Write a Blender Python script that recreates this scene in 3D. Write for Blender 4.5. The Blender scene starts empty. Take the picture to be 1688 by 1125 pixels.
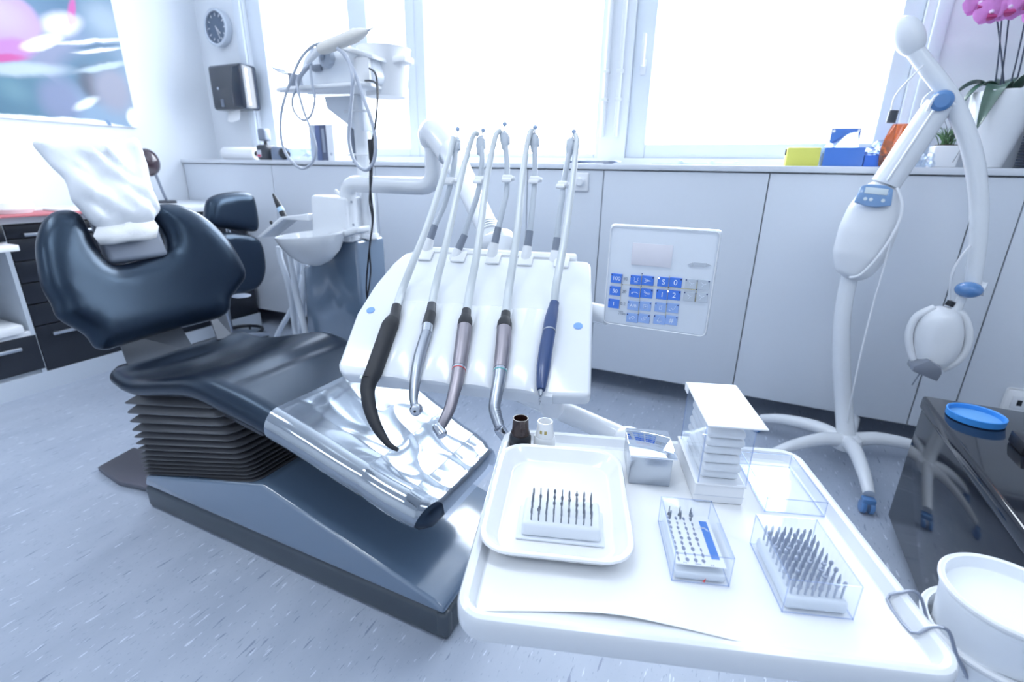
import bpy, bmesh, math, random
from mathutils import Vector, Matrix, noise
from mathutils.geometry import delaunay_2d_cdt
random.seed(7)
PI = math.pi
S = bpy.context.scene
C = S.collection

# ---------------------------------------------------------------- camera
cam_d = bpy.data.cameras.new('camera')
cam = bpy.data.objects.new('camera', cam_d); C.objects.link(cam)
YAW, PITCH, ROLL = math.radians(24.726), math.radians(18.974), math.radians(1.057)
cam_d.sensor_width = 36; cam_d.lens = 36 * 816.54 / 1688
cam_d.clip_start = .02; cam_d.clip_end = 60
fw = Vector((-math.sin(YAW) * math.cos(PITCH), math.cos(YAW) * math.cos(PITCH), -math.sin(PITCH)))
rt = Vector((math.cos(YAW), math.sin(YAW), 0)); up = rt.cross(fw)
r2 = math.cos(ROLL) * rt + math.sin(ROLL) * up; u2 = -math.sin(ROLL) * rt + math.cos(ROLL) * up
m = Matrix((r2, u2, -fw)).transposed().to_4x4(); m.translation = (0, 0, 1.15)
cam.matrix_world = m
cam_d.dof.use_dof = True; cam_d.dof.focus_distance = .78; cam_d.dof.aperture_fstop = 5.0
S.camera = cam

# ---------------------------------------------------------------- sky, exposure
wd = bpy.data.worlds.new('world'); S.world = wd; wd.use_nodes = True
bg = wd.node_tree.nodes['Background']
bg.inputs[0].default_value = (.84, .92, 1.0, 1); bg.inputs[1].default_value = 11.5
S.view_settings.view_transform = 'Standard'; S.view_settings.look = 'None'
S.view_settings.exposure = 0.12; S.view_settings.gamma = 1
S.view_settings.use_curve_mapping = False
S.cycles.transparent_max_bounces = 48; S.cycles.max_bounces = 10; S.cycles.diffuse_bounces = 5

def area(name, loc, rot, sx, sy, power, col):
    l = bpy.data.lights.new(name, 'AREA'); l.shape = 'RECTANGLE'; l.size = sx; l.size_y = sy
    l.energy = power; l.color = col
    o = bpy.data.objects.new(name, l); C.objects.link(o); o.location = loc; o.rotation_euler = rot
    return o
# daylight coming in through the three windows (portals of the sky)
for nm, x0, x1 in (('daylight_portal', -3.25, -2.07), ('daylight_portal', -1.92, -.84), ('daylight_portal', -.55, .44)):
    o = area(nm, ((x0 + x1) / 2, 2.93, 1.85), (-PI / 2, 0, 0), x1 - x0, 1.15, 1, (1, 1, 1)); o.data.cycles.is_portal = True
# fill light from added ceiling panels, out of view, to brighten the room
CEIL = ((-2.2, .5), (-.45, .5), (1.2, .5), (-1.2, -1.1))
for x, y in CEIL:
    area('ceiling_light_lamp', (x, y, 2.60), (0, 0, 0), 1.15, .26, 7, (.84, .92, 1.0))

FR = {
    'TRAY': ((-0.186, 0.307, 0.75), (0.95159, 0.30736, 0.0), (-0.30736, 0.95159, 0.0), (0.0, 0.0, 1.0)),
    'HEAD': ((-0.40642, 0.68182, 0.80068), (0.9703, 0.24192, 0.0), (-0.20951, 0.8403, 0.5), (0.12096, -0.48515, 0.86603)),
    'BACK': ((-1.8, 1.03, 0.58), (0.0, 1.0, 0.0), (-0.29237, 0.0, 0.9563), (0.9563, 0.0, 0.29237)),
}

def frame(n):
    if n is None: return Matrix.Identity(4)
    if isinstance(n, Matrix): return n
    o, ex, ey, ez = (Vector(v) for v in FR[n])
    M = Matrix((ex, ey, ez)).transposed().to_4x4(); M.translation = o
    return M

# ---------------------------------------------------------------- materials
MATS = {}
def mat(name, col, rough=.5, metal=0, coat=0, ior=1.5, spec=.5, bump=0, bscale=60, var=0, alpha=None, trans=0, coat_rough=.05):
    if name in MATS: return MATS[name]
    mt = bpy.data.materials.new(name); mt.use_nodes = True; MATS[name] = mt
    nt = mt.node_tree; b = nt.nodes['Principled BSDF']
    b.inputs['Base Color'].default_value = (*col, 1); b.inputs['Roughness'].default_value = rough
    b.inputs['Metallic'].default_value = metal; b.inputs['IOR'].default_value = ior
    b.inputs['Coat Weight'].default_value = coat; b.inputs['Coat Roughness'].default_value = coat_rough
    b.inputs['Specular IOR Level'].default_value = spec
    b.inputs['Transmission Weight'].default_value = trans
    tc = nt.nodes.new('ShaderNodeTexCoord')
    nz = nt.nodes.new('ShaderNodeTexNoise'); nz.inputs['Scale'].default_value = bscale; nz.inputs['Detail'].default_value = 3
    nt.links.new(tc.outputs['Object'], nz.inputs['Vector'])
    if bump:
        bp = nt.nodes.new('ShaderNodeBump'); bp.inputs['Strength'].default_value = bump; bp.inputs['Distance'].default_value = .002
        nt.links.new(nz.outputs['Fac'], bp.inputs['Height']); nt.links.new(bp.outputs['Normal'], b.inputs['Normal'])
    v = var or .012
    mx = nt.nodes.new('ShaderNodeMix'); mx.data_type = 'RGBA'
    mx.inputs[6].default_value = (*[max(0, c * (1 - v)) for c in col], 1); mx.inputs[7].default_value = (*[min(1, c * (1 + v)) for c in col], 1)
    nt.links.new(nz.outputs['Fac'], mx.inputs[0]); nt.links.new(mx.outputs[2], b.inputs['Base Color'])
    return mt
def clear(name, tint=(.982, .987, .995), refl=.10, rough=.02, fres=True, bump=0, bscale=20):
    """thin clear plastic or glass: transparent with a surface reflection"""
    if name in MATS: return MATS[name]
    mt = bpy.data.materials.new(name); mt.use_nodes = True; MATS[name] = mt
    nt = mt.node_tree; nt.nodes.clear()
    out = nt.nodes.new('ShaderNodeOutputMaterial'); mix = nt.nodes.new('ShaderNodeMixShader')
    tr = nt.nodes.new('ShaderNodeBsdfTransparent'); tr.inputs[0].default_value = (*tint, 1)
    gl = nt.nodes.new('ShaderNodeBsdfGlossy'); gl.inputs['Roughness'].default_value = rough; gl.inputs['Color'].default_value = (.86, .93, 1, 1)
    nt.links.new(tr.outputs[0], mix.inputs[1]); nt.links.new(gl.outputs[0], mix.inputs[2]); nt.links.new(mix.outputs[0], out.inputs[0])
    if fres:
        fr = nt.nodes.new('ShaderNodeLayerWeight')          # facing term, the same on both sides of the sheet
        pw = nt.nodes.new('ShaderNodeMath'); pw.operation = 'POWER'; pw.inputs[1].default_value = 5
        ml = nt.nodes.new('ShaderNodeMath'); ml.operation = 'MULTIPLY_ADD'; ml.inputs[1].default_value = .8; ml.inputs[2].default_value = refl * .4
        ml.use_clamp = True
        nt.links.new(fr.outputs['Facing'], pw.inputs[0]); nt.links.new(pw.outputs[0], ml.inputs[0]); nt.links.new(ml.outputs[0], mix.inputs[0])
    else:
        mix.inputs[0].default_value = refl
    return mt
def floor_mat():
    mt = bpy.data.materials.new('vinyl_floor'); mt.use_nodes = True; nt = mt.node_tree; b = nt.nodes['Principled BSDF']
    tc = nt.nodes.new('ShaderNodeTexCoord')
    def nz(sc, sx, sy, detail=2, lo=.5, hi=.6):
        mp = nt.nodes.new('ShaderNodeMapping'); mp.inputs['Scale'].default_value = (sx, sy, 1)
        n = nt.nodes.new('ShaderNodeTexNoise'); n.inputs['Scale'].default_value = sc; n.inputs['Detail'].default_value = detail
        mr = nt.nodes.new('ShaderNodeMapRange'); mr.inputs[1].default_value = lo; mr.inputs[2].default_value = hi
        nt.links.new(tc.outputs['Object'], mp.inputs[0]); nt.links.new(mp.outputs[0], n.inputs['Vector']); nt.links.new(n.outputs['Fac'], mr.inputs[0])
        return mr.outputs[0]
    base = (.43, .48, .57, 1)
    cur = None
    for fac, col in ((nz(9, 1, .3, 4, .3, .7), (.37, .42, .51, 1)), (nz(34, 2.6, .33, 2, .665, .70), (.24, .28, .38, 1)), (nz(41, 2.2, .4, 2, .66, .70), (.62, .67, .76, 1)), (nz(90, 2.2, .6, 1, .66, .72), (.30, .35, .45, 1))):
        mx = nt.nodes.new('ShaderNodeMix'); mx.data_type = 'RGBA'
        if cur is None: mx.inputs[6].default_value = base
        else: nt.links.new(cur, mx.inputs[6])
        mx.inputs[7].default_value = col; nt.links.new(fac, mx.inputs[0]); cur = mx.outputs[2]
    nt.links.new(cur, b.inputs['Base Color']); b.inputs['Roughness'].default_value = .42
    return mt
def emis(name, col, st):
    mt = bpy.data.materials.new(name); mt.use_nodes = True; b = mt.node_tree.nodes['Principled BSDF']
    b.inputs['Base Color'].default_value = (.8, .8, .8, 1); b.inputs['Emission Color'].default_value = (*col, 1); b.inputs['Emission Strength'].default_value = st
    return mt
WALL = mat('painted_wall', (.78, .81, .85), .7, bump=.08, bscale=150)
WHITE = mat('white_plastic', (.78, .80, .83), .28, coat=.3)
WHITEM = mat('white_enamel', (.755, .78, .815), .22, coat=.4)
WHITES = mat('soft_white_plastic', (.84, .85, .87), .4)
PANEL = mat('bench_laminate', (.66, .70, .76), .35)
BTOP = mat('bench_top', (.70, .73, .78), .3)
FRAMEM = mat('window_frame_white', (.72, .77, .83), .35)
LEATHER = mat('navy_black_leather', (.0035, .0065, .014), .30, spec=.8, bump=.05, bscale=420, var=.05)
LEATHER.node_tree.nodes['Principled BSDF'].inputs['Specular Tint'].default_value = (.50, .72, 1, 1)
BLACKM = mat('black_plastic', (.016, .018, .024), .35)
BLACKR = mat('black_rubber', (.018, .020, .026), .5, spec=.35)
RUBBER = mat('grey_rubber_bellows', (.085, .088, .098), .40, coat=.2)
BLUEGREY = mat('blue_grey_paint', (.125, .185, .27), .25, coat=1, coat_rough=.12)
BLUEGREY.node_tree.nodes['Principled BSDF'].inputs['Coat IOR'].default_value = 1.9
BLUEGREYD = mat('dark_blue_grey_plinth', (.062, .078, .098), .4)
GLOSSBLK = mat('gloss_black_laminate', (.012, .014, .020), .07, spec=.6)
DARKCAB = mat('dark_cabinet_front', (.018, .022, .032), .3)
CHROME = mat('chrome', (.55, .58, .63), .16, 1)
STEEL = mat('brushed_steel', (.34, .37, .42), .34, 1)
SATIN = mat('satin_mauve_steel', (.30, .28, .31), .40, 1)
ALU = mat('aluminium', (.60, .64, .70), .35, 1)
DGREY = mat('dark_grey_plastic', (.05, .056, .07), .4)
GREY = mat('mid_grey_plastic', (.22, .25, .31), .45)
NAVY = mat('navy_blue_plastic', (.022, .055, .17), .35, coat=.2)
HOSE = mat('grey_white_silicone', (.57, .61, .63), .3, coat=.3)
BLUEB = mat('light_blue_button', (.20, .38, .78), .35)
KBLUE = mat('keypad_blue', (.06, .20, .72), .4)
KLIGHT = mat('keypad_pale_blue', (.28, .42, .75), .4)
KGREY = mat('keypad_grey', (.50, .55, .62), .4)
YLINE = mat('keypad_yellow_line', (.50, .42, .16), .5)
KNOBB = mat('translucent_blue_knob', (.10, .24, .50), .2, coat=.6)
CLEAR = clear('clear_acrylic')
CLEARE = clear('clear_acrylic_edge', (.80, .83, .93), .3, .05)
GLASS = clear('window_glass', (.99, .99, 1), .02)
FILM = clear('cling_film', (.86, .88, .93), .45, .11, fres=False)
PAPER = mat('white_paper', (.86, .87, .88), .8)
COTTON = mat('folded_cotton', (.84, .85, .86), .9, bump=.3, bscale=200)
TRAYW = mat('glossy_white_melamine', (.84, .85, .88), .12, coat=.7)

# ---------------------------------------------------------------- geometry builder
def catmull(P, k, closed=False):
    P = [Vector(p) for p in P]; n = len(P); out = []
    if k <= 1: return P
    for i in range(n if closed else n - 1):
        if closed: a, b, c, d = P[i - 1], P[i], P[(i + 1) % n], P[(i + 2) % n]
        else: a, b, c, d = P[max(i - 1, 0)], P[i], P[i + 1], P[min(i + 2, n - 1)]
        for j in range(k):
            t = j / k
            out.append(.5 * ((2 * b) + (c - a) * t + (2 * a - 5 * b + 4 * c - d) * t * t + (3 * b - a - 3 * c + d) * t ** 3))
    if not closed: out.append(P[-1])
    return out
class G:
    def __init__(s, fr=None): s.bm = bmesh.new(); s.F = frame(fr)
    def _merge(s, b):
        me = bpy.data.meshes.new('t'); b.to_mesh(me); b.free(); s.bm.from_mesh(me); bpy.data.meshes.remove(me); return s
    def box(s, x0, x1, y0, y1, z0, z1, bev=0, seg=2, M=None, taper=0):
        b = bmesh.new(); v = [b.verts.new((x, y, z)) for z in (z0, z1) for y in (y0, y1) for x in (x0, x1)]
        if taper:
            cx, cy = (x0 + x1) / 2, (y0 + y1) / 2
            for q in v[:4]: q.co.x = cx + (q.co.x - cx) * (1 - taper); q.co.y = cy + (q.co.y - cy) * (1 - taper)
        for f in ((0, 2, 3, 1), (4, 5, 7, 6), (0, 1, 5, 4), (2, 6, 7, 3), (0, 4, 6, 2), (1, 3, 7, 5)): b.faces.new([v[i] for i in f])
        if bev: bmesh.ops.bevel(b, geom=b.edges[:], offset=bev, segments=seg, affect='EDGES', profile=.5)
        if M: bmesh.ops.transform(b, matrix=M, verts=b.verts)
        return s._merge(b)
    def cyl(s, p0, p1, r0, r1=None, n=24, bev=0):
        p0, p1 = Vector(p0), Vector(p1); r1 = r0 if r1 is None else r1; L = (p1 - p0).length
        pr = [(r0, 0), (r1, L)]
        if bev: pr = [(r0 - bev, 0), (r0, bev), (r1, L - bev), (r1 - bev, L)]
        return s.lathe(pr, p0, p1 - p0, n)
    def lathe(s, prof, p0=(0, 0, 0), axis=(0, 0, 1), n=32, cap=True, sx=1, sy=1):
        b = bmesh.new(); q = Vector((0, 0, 1)).rotation_difference(Vector(axis).normalized()).to_matrix(); p0 = Vector(p0)
        rings = []
        for r, h in prof:
            if r < 1e-6: rings.append([b.verts.new(p0 + q @ Vector((0, 0, h)))])
            else: rings.append([b.verts.new(p0 + q @ Vector((sx * r * math.cos(2 * PI * i / n), sy * r * math.sin(2 * PI * i / n), h))) for i in range(n)])
        for A, B in zip(rings, rings[1:]):
            for i in range(n):
                j = (i + 1) % n
                if len(A) == 1 and len(B) == 1: break
                if len(A) == 1: b.faces.new((A[0], B[i], B[j]))
                elif len(B) == 1: b.faces.new((A[i], B[0], A[j]))
                else: b.faces.new((A[i], A[j], B[j], B[i]))
        if cap:
            if len(rings[0]) > 1: b.faces.new(rings[0][::-1])
            if len(rings[-1]) > 1: b.faces.new(rings[-1])
        return s._merge(b)
    def tube(s, P, R, n=12, k=6, cap=True, flat=1.0, up=None):
        if not hasattr(R, '__len__'): R = [R] * len(P)
        PP = catmull(P, k); RR = []
        for i in range(len(P) - 1):
            for j in range(max(k, 1)): t = j / max(k, 1); RR.append(R[i] * (1 - t) + R[i + 1] * t)
        if k > 1: RR.append(R[-1])
        else: RR = list(R)
        b = bmesh.new(); T = [(PP[min(i + 1, len(PP) - 1)] - PP[max(i - 1, 0)]).normalized() for i in range(len(PP))]
        N = Vector(up) if up else (Vector((0, 0, 1)) if abs(T[0].z) < .9 else Vector((1, 0, 0)))
        rings = []
        for p, t, r in zip(PP, T, RR):
            N = (N - N.dot(t) * t).normalized(); Bn = t.cross(N)
            rings.append([b.verts.new(p + r * (flat * math.cos(2 * PI * i / n) * N + math.sin(2 * PI * i / n) * Bn)) for i in range(n)])
        for A, B in zip(rings, rings[1:]):
            for i in range(n): b.faces.new((A[i], A[(i + 1) % n], B[(i + 1) % n], B[i]))
        if cap: b.faces.new(rings[0][::-1]); b.faces.new(rings[-1])
        bmesh.ops.recalc_face_normals(b, faces=b.faces)
        return s._merge(b)
    def prism(s, poly, h0, h1, plane='xy', bev=0, seg=2, k=1):
        if k > 1: poly = [(p.x, p.y) for p in catmull([(*q, 0) for q in poly], k, True)]
        f = {'xy': lambda a, b, h: (a, b, h), 'xz': lambda a, b, h: (a, h, b), 'yz': lambda a, b, h: (h, a, b)}[plane]
        b = bmesh.new(); A = [b.verts.new(f(p[0], p[1], h0)) for p in poly]; B = [b.verts.new(f(p[0], p[1], h1)) for p in poly]
        n = len(poly); b.faces.new(A); b.faces.new(B[::-1])
        for i in range(n): b.faces.new((A[i], A[(i + 1) % n], B[(i + 1) % n], B[i]))
        bmesh.ops.recalc_face_normals(b, faces=b.faces)
        if bev: bmesh.ops.bevel(b, geom=[e for e in b.edges if e.calc_face_angle(0) > .5], offset=bev, segments=seg, affect='EDGES', profile=.5)
        return s._merge(b)
    def ell(s, c, r, M=None, n=24):
        b = bmesh.new(); bmesh.ops.create_uvsphere(b, u_segments=n, v_segments=n // 2, radius=1)
        bmesh.ops.scale(b, vec=r, verts=b.verts)
        if M: bmesh.ops.rotate(b, matrix=M, verts=b.verts)
        bmesh.ops.translate(b, vec=c, verts=b.verts); return s._merge(b)
    def loft(s, rings, closed=True, cap=True):
        b = bmesh.new(); R = [[b.verts.new(p) for p in r] for r in rings]; n = len(R[0])
        for A, B in zip(R, R[1:]):
            for i in range(n if closed else n - 1): b.faces.new((A[i], A[(i + 1) % n], B[(i + 1) % n], B[i]))
        if cap and closed: b.faces.new(R[0]); b.faces.new(R[-1])
        bmesh.ops.recalc_face_normals(b, faces=b.faces)
        return s._merge(b)
    def sheet(s, fn, nu, nv, th=0):
        """grid surface fn(u,v)->point, with a real thickness"""
        b = bmesh.new(); V = [[b.verts.new(fn(i / nu, j / nv)) for j in range(nv + 1)] for i in range(nu + 1)]
        for i in range(nu):
            for j in range(nv): b.faces.new((V[i][j], V[i + 1][j], V[i + 1][j + 1], V[i][j + 1]))
        if th:
            bmesh.ops.recalc_face_normals(b, faces=b.faces)
            bmesh.ops.solidify(b, geom=b.faces[:], thickness=th)
        return s._merge(b)
    def pillow(s, outline, T, r, k=6, step=.02, fn=None, back=1.0, T0=0):
        """soft pad: closed outline (a,b), thickness rising from the rim over distance r"""
        O = [Vector((p.x, p.y)) for p in catmull([(*q, 0) for q in outline], k, True)]
        n = len(O); pts = list(O); edges = [(i, (i + 1) % n) for i in range(n)]
        def dist(p):
            d = 1e9
            for i in range(n):
                a, b2 = O[i], O[(i + 1) % n]; ab = b2 - a; t = max(0, min(1, (p - a).dot(ab) / max(ab.length_squared, 1e-12)))
                d = min(d, (p - a - ab * t).length)
            return d
        def inside(p):
            c = False
            for i in range(n):
                a, b2 = O[i], O[(i + 1) % n]
                if (a.y > p.y) != (b2.y > p.y) and p.x < (b2.x - a.x) * (p.y - a.y) / (b2.y - a.y) + a.x: c = not c
            return c
        for f in (.04, .13, .28, .5, .75):
            off = f * r
            for i in range(n):
                t = (O[(i + 1) % n] - O[i - 1]).normalized(); nn = Vector((-t.y, t.x))
                for sg in (1, -1):
                    p = O[i] + nn * off * sg
                    if inside(p) and dist(p) > off * .93: pts.append(p)
        xs = [p.x for p in O]; ys = [p.y for p in O]; x = min(xs)
        while x < max(xs):
            y = min(ys)
            while y < max(ys):
                p = Vector((x + random.uniform(-.1, .1) * step, y + random.uniform(-.1, .1) * step))
                if inside(p) and dist(p) > r * .85: pts.append(p)
                y += step
            x += step
        vv, ee, ff, *_ = delaunay_2d_cdt(pts, edges, [], 1, 1e-5)
        b = bmesh.new(); D = [dist(p) for p in vv]
        def th(d): q = min(1, d / r); return T * math.sqrt(max(0, 1 - (1 - q) ** 2))
        def P(p, h):
            w = Vector((p.x, p.y, h)); return Vector(fn(w)) if fn else w
        F = [b.verts.new(P(p, T0 + th(d))) for p, d in zip(vv, D)]
        B = [F[i] if D[i] < 1e-4 and not T0 else b.verts.new(P(vv[i], -T0 - th(D[i]) * back)) for i in range(len(vv))]
        for f in ff:
            b.faces.new([F[i] for i in f])
            if back >= 0:
                try: b.faces.new([B[i] for i in f][::-1])
                except ValueError: pass
        if T0:
            for e in [e for e in b.edges if e.is_boundary]: pass
            bd = [e for e in b.edges if e.is_boundary]
            bmesh.ops.bridge_loops(b, edges=bd)
        bmesh.ops.recalc_face_normals(b, faces=b.faces)
        return s._merge(b)
    def text(s, txt, size, M, th=.0002):
        cu = bpy.data.curves.new('t', 'FONT'); cu.body = txt; cu.size = size; cu.align_x = 'CENTER'; cu.align_y = 'CENTER'; cu.extrude = th
        o = bpy.data.objects.new('t', cu); me = bpy.data.meshes.new_from_object(o)
        b = bmesh.new(); b.from_mesh(me); bmesh.ops.transform(b, matrix=M, verts=b.verts)
        bpy.data.objects.remove(o); bpy.data.curves.remove(cu); bpy.data.meshes.remove(me)
        return s._merge(b)

ROOTM = {}
def root_matrix(o):
    while o.parent: o = o.parent
    return ROOTM[o.name]
def mesh_of(name, g, m, Minv, sharp=35):
    bm = g.bm; bmesh.ops.transform(bm, matrix=Minv @ g.F, verts=bm.verts)
    for f in bm.faces: f.smooth = True
    for e in bm.edges:
        if len(e.link_faces) == 2 and e.calc_face_angle(0) > math.radians(sharp): e.smooth = False
    me = bpy.data.meshes.new(name); bm.to_mesh(me); bm.free(); me.materials.append(m); return me
def part(name, g, m, parent, label=None, sharp=35):
    me = mesh_of(name, g, m, root_matrix(parent).inverted(), sharp)
    o = bpy.data.objects.new(name, me); C.objects.link(o); o.parent = parent
    if label: o['label'] = label
    return o
def thing(name, label, cat, loc=(0, 0, 0), rz=0, group=None):
    o = bpy.data.objects.new(name, None); C.objects.link(o); o.empty_display_size = .05
    o.location = loc; o.rotation_euler = (0, 0, rz); ROOTM[o.name] = Matrix.Translation(loc) @ Matrix.Rotation(rz, 4, 'Z')
    o['label'] = label; o['category'] = cat
    if group: o['group'] = group
    return o
def solo(name, g, m, label, cat, loc=(0, 0, 0), group=None, kind=None, sharp=35):
    me = mesh_of(name, g, m, Matrix.Translation(loc).inverted(), sharp)
    o = bpy.data.objects.new(name, me); C.objects.link(o); o.location = loc; ROOTM[o.name] = Matrix.Translation(loc)
    if label: o['label'] = label; o['category'] = cat
    if group: o['group'] = group
    if kind: o['kind'] = kind
    return o
def struct(name, g, m, loc=(0, 0, 0)):
    return solo(name, g, m, None, None, loc, kind='structure')
def structroot(name, loc):
    o = bpy.data.objects.new(name, None); C.objects.link(o); o.location = loc; ROOTM[o.name] = Matrix.Translation(loc); o['kind'] = 'structure'; return o
def RZ(a): return Matrix.Rotation(a, 4, 'Z')
def TR(*v): return Matrix.Translation(v)
def V(*a): return Vector(a)

# ================================================================ the room
XL, XR, YB, YF, ZC = -3.87, 2.6, -2.2, 2.8, 2.65
struct('floor', G().box(XL - .1, XR + .1, YB - .1, YF + .1, -.06, 0), floor_mat())
struct('ceiling', G().box(XL - .1, XR + .1, YB - .1, YF + .1, ZC, ZC + .08), WALL)
struct('wall_left', G().box(XL - .12, XL, YB, YF, 0, ZC), WALL)
struct('wall_right', G().box(XR, XR + .12, YB, YF, 0, ZC), WALL)
struct('wall_back', G().box(XL, XR, YB - .12, YB, 0, ZC), WALL)
g = G()
W1 = (-3.38, -1.985); W2 = (-1.985, -.80); W3 = (-.655, .52); ZS, ZT = 1.225, 2.48
g.box(XL, XR, YF, YF + .24, 0, ZS); g.box(XL, XR, YF, YF + .24, ZT, ZC)
g.box(XL, W1[0], YF, YF + .24, ZS, ZT); g.box(W2[1], W3[0], YF, YF + .24, ZS, ZT); g.box(W3[1], XR, YF, YF + .24, ZS, ZT)
struct('wall_front', g, WALL)
def window(name, x0, x1, mull, fl, frr, bottom, handle=None):
    r = structroot(name, ((x0 + x1) / 2, YF + .06, ZS))
    y0, y1 = YF + .03, YF + .10
    g = G(); g.box(x0, x0 + fl, y0, y1, ZS, ZT, .006); g.box(x1 - frr, x1, y0, y1, ZS, ZT, .006)
    g.box(x0 + fl, x1 - frr, y0, y1, ZS, bottom, .006); g.box(x0 + fl, x1 - frr, y0, y1, ZT - .06, ZT, .006)
    xs = [x0 + fl]
    for a, b in mull: g.box(a, b, y0, y1, bottom, ZT - .06, .006); xs += [a, b]
    xs.append(x1 - frr); part('window_frame', g, FRAMEM, r)
    for a, b in zip(xs[::2], xs[1::2]): part('glass', G().box(a - .005, b + .005, y0 + .03, y0 + .036, bottom - .005, ZT - .055), GLASS, r)
    if handle:
        g = G(); g.box(handle - .014, handle + .014, y0 - .012, y0, 1.62, 1.69, .004); g.box(handle - .009, handle + .009, y0 - .045, y0 - .028, 1.655, 1.80, .006); g.cyl((handle, y0 - .03, 1.665), (handle, y0 - .01, 1.665), .009)
        part('handle', g, WHITE, r)
    return r
window('window_1', W1[0], W1[1], ((-2.49, -2.34),), .135, .07, 1.275)
window('window_2', W2[0], W2[1], (), .07, .03, 1.25)
window('window_3', W3[0], W3[1], (), .10, .075, 1.295, -.60)
g = G(); g.box(-3.455, -3.385, YF - .02, YF, 1.2, ZC, .008)
struct('trim_1', g, FRAMEM)
g = G(); g.box(.55, .60, YF - .02, YF, 1.2, ZC, .008)
struct('trim_2', g, FRAMEM)
for i, x in enumerate((-.775, -.705)):
    g = G(); g.cyl((x, YF - .02, 1.33), (x, YF - .02, 2.6), .011)
    for z in (1.50, 1.63): g.box(x - .016, x + .016, YF - .034, YF, z, z + .016, .003)
    struct('trim_%d' % (i + 3), g, WHITE)
g = G(); g.box(XL, -3.25, YB, 2.48, 0, .10)
struct('baseboard_left', g, mat('pale_plinth', (.60, .65, .72), .4))
g = G(); g.box(XR - .015, XR, YB, YF, 0, .08); struct('baseboard_right', g, PANEL)

EM = emis('lamp_diffuser', (.88, .94, 1.0), 3.2)  # glowing face of the unseen panels added to light the room
for i, (x, y) in enumerate(CEIL):
    lab = ['ceiling light panel nearest the large flower picture', 'ceiling light panel above the instrument unit', 'ceiling light panel nearest the orchid', 'ceiling light panel at the back, away from the windows'][i]
    t = thing('ceiling_light', lab, 'ceiling light', (x, y, 2.65), 0, 'ceiling light panels')
    g = G(); g.box(x - .62, x + .62, y - .17, y - .15, 2.615, 2.65); g.box(x - .62, x + .62, y + .15, y + .17, 2.615, 2.65)
    g.box(x - .62, x - .60, y - .15, y + .15, 2.615, 2.65); g.box(x + .60, x + .62, y - .15, y + .15, 2.615, 2.65)
    part('frame', g, ALU, t)
    part('diffuser', G().box(x - .60, x + .60, y - .15, y + .15, 2.63, 2.65), EM, t)

# ---------------------------------------------------------------- bench under the windows
BY = 2.5
seams = [-3.865, -2.949, -2.075, -1.08, -.675, .053, .766, .905, 1.75, 2.58]
labs = ['white bench cabinet nearest the room corner', 'white bench cabinet behind the black stool', 'white bench cabinet behind the grey unit column', 'narrow white bench panel with the round knob', 'white bench cabinet behind the blue keypad', 'white bench cabinet behind the whitening lamp pole', 'narrow white filler panel right of the lamp pole', 'white bench cabinet behind the gloss black cabinet', 'white bench cabinet at the far right']
for i, (a, b) in enumerate(zip(seams, seams[1:])):
    t = thing('bench_cabinet', labs[i], 'cabinet', ((a + b) / 2, BY + .15, .13), 0, 'white cabinets of the window bench')
    part('body', G().box(a + .001, b - .001, BY + .019, YF - .002, .13, 1.160), PANEL, t)
    part('door', G().box(a + .0025, b - .0025, BY, BY + .0175, .125, 1.158, .0015), PANEL, t)
solo('window_bench', G().box(XL + .002, XR - .002, BY - .012, YF - .002, 1.164, 1.190, .003), BTOP, 'long pale window bench top running under all the windows', 'worktop', (-.6, 2.65, 1.164))
BT = 1.190
t = thing('control_knob', 'round white knob on a square plate on the narrow bench panel', 'switch', (-0.7967,2.5,1.1034))
kx, _, kz = (-0.7967,2.5,1.1034)
part('plate', G().box(kx - .05, kx + .05, BY - .014, BY - .0005, kz - .045, kz + .045, .008, 3), WHITES, t)
part('knob', G().lathe([(.026, 0), (.026, .004), (.020, .006), (.020, .018), (.017, .022), (0, .022)], (kx + .01, BY - .014, kz), (0, -1, 0)), WHITE, t)
sx, _, sz = (1.0869,2.5,0.3086)
t = thing('wall_socket', 'white mains socket on the bench panel above the black cabinet', 'socket', (sx, BY, sz))
part('plate', G().box(sx - .045, sx + .05, BY - .013, BY - .0005, sz - .055, sz + .055, .012, 3), WHITES, t)
part('insert', G().box(sx - .022, sx + .03, BY - .018, BY - .013, sz - .026, sz + .026, .003), WHITE, t)
part('opening', G().box(sx - .006, sx + .010, BY - .0195, BY - .018, sz - .012, sz + .012, .001), BLACKM, t, 'small dark opening')

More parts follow.
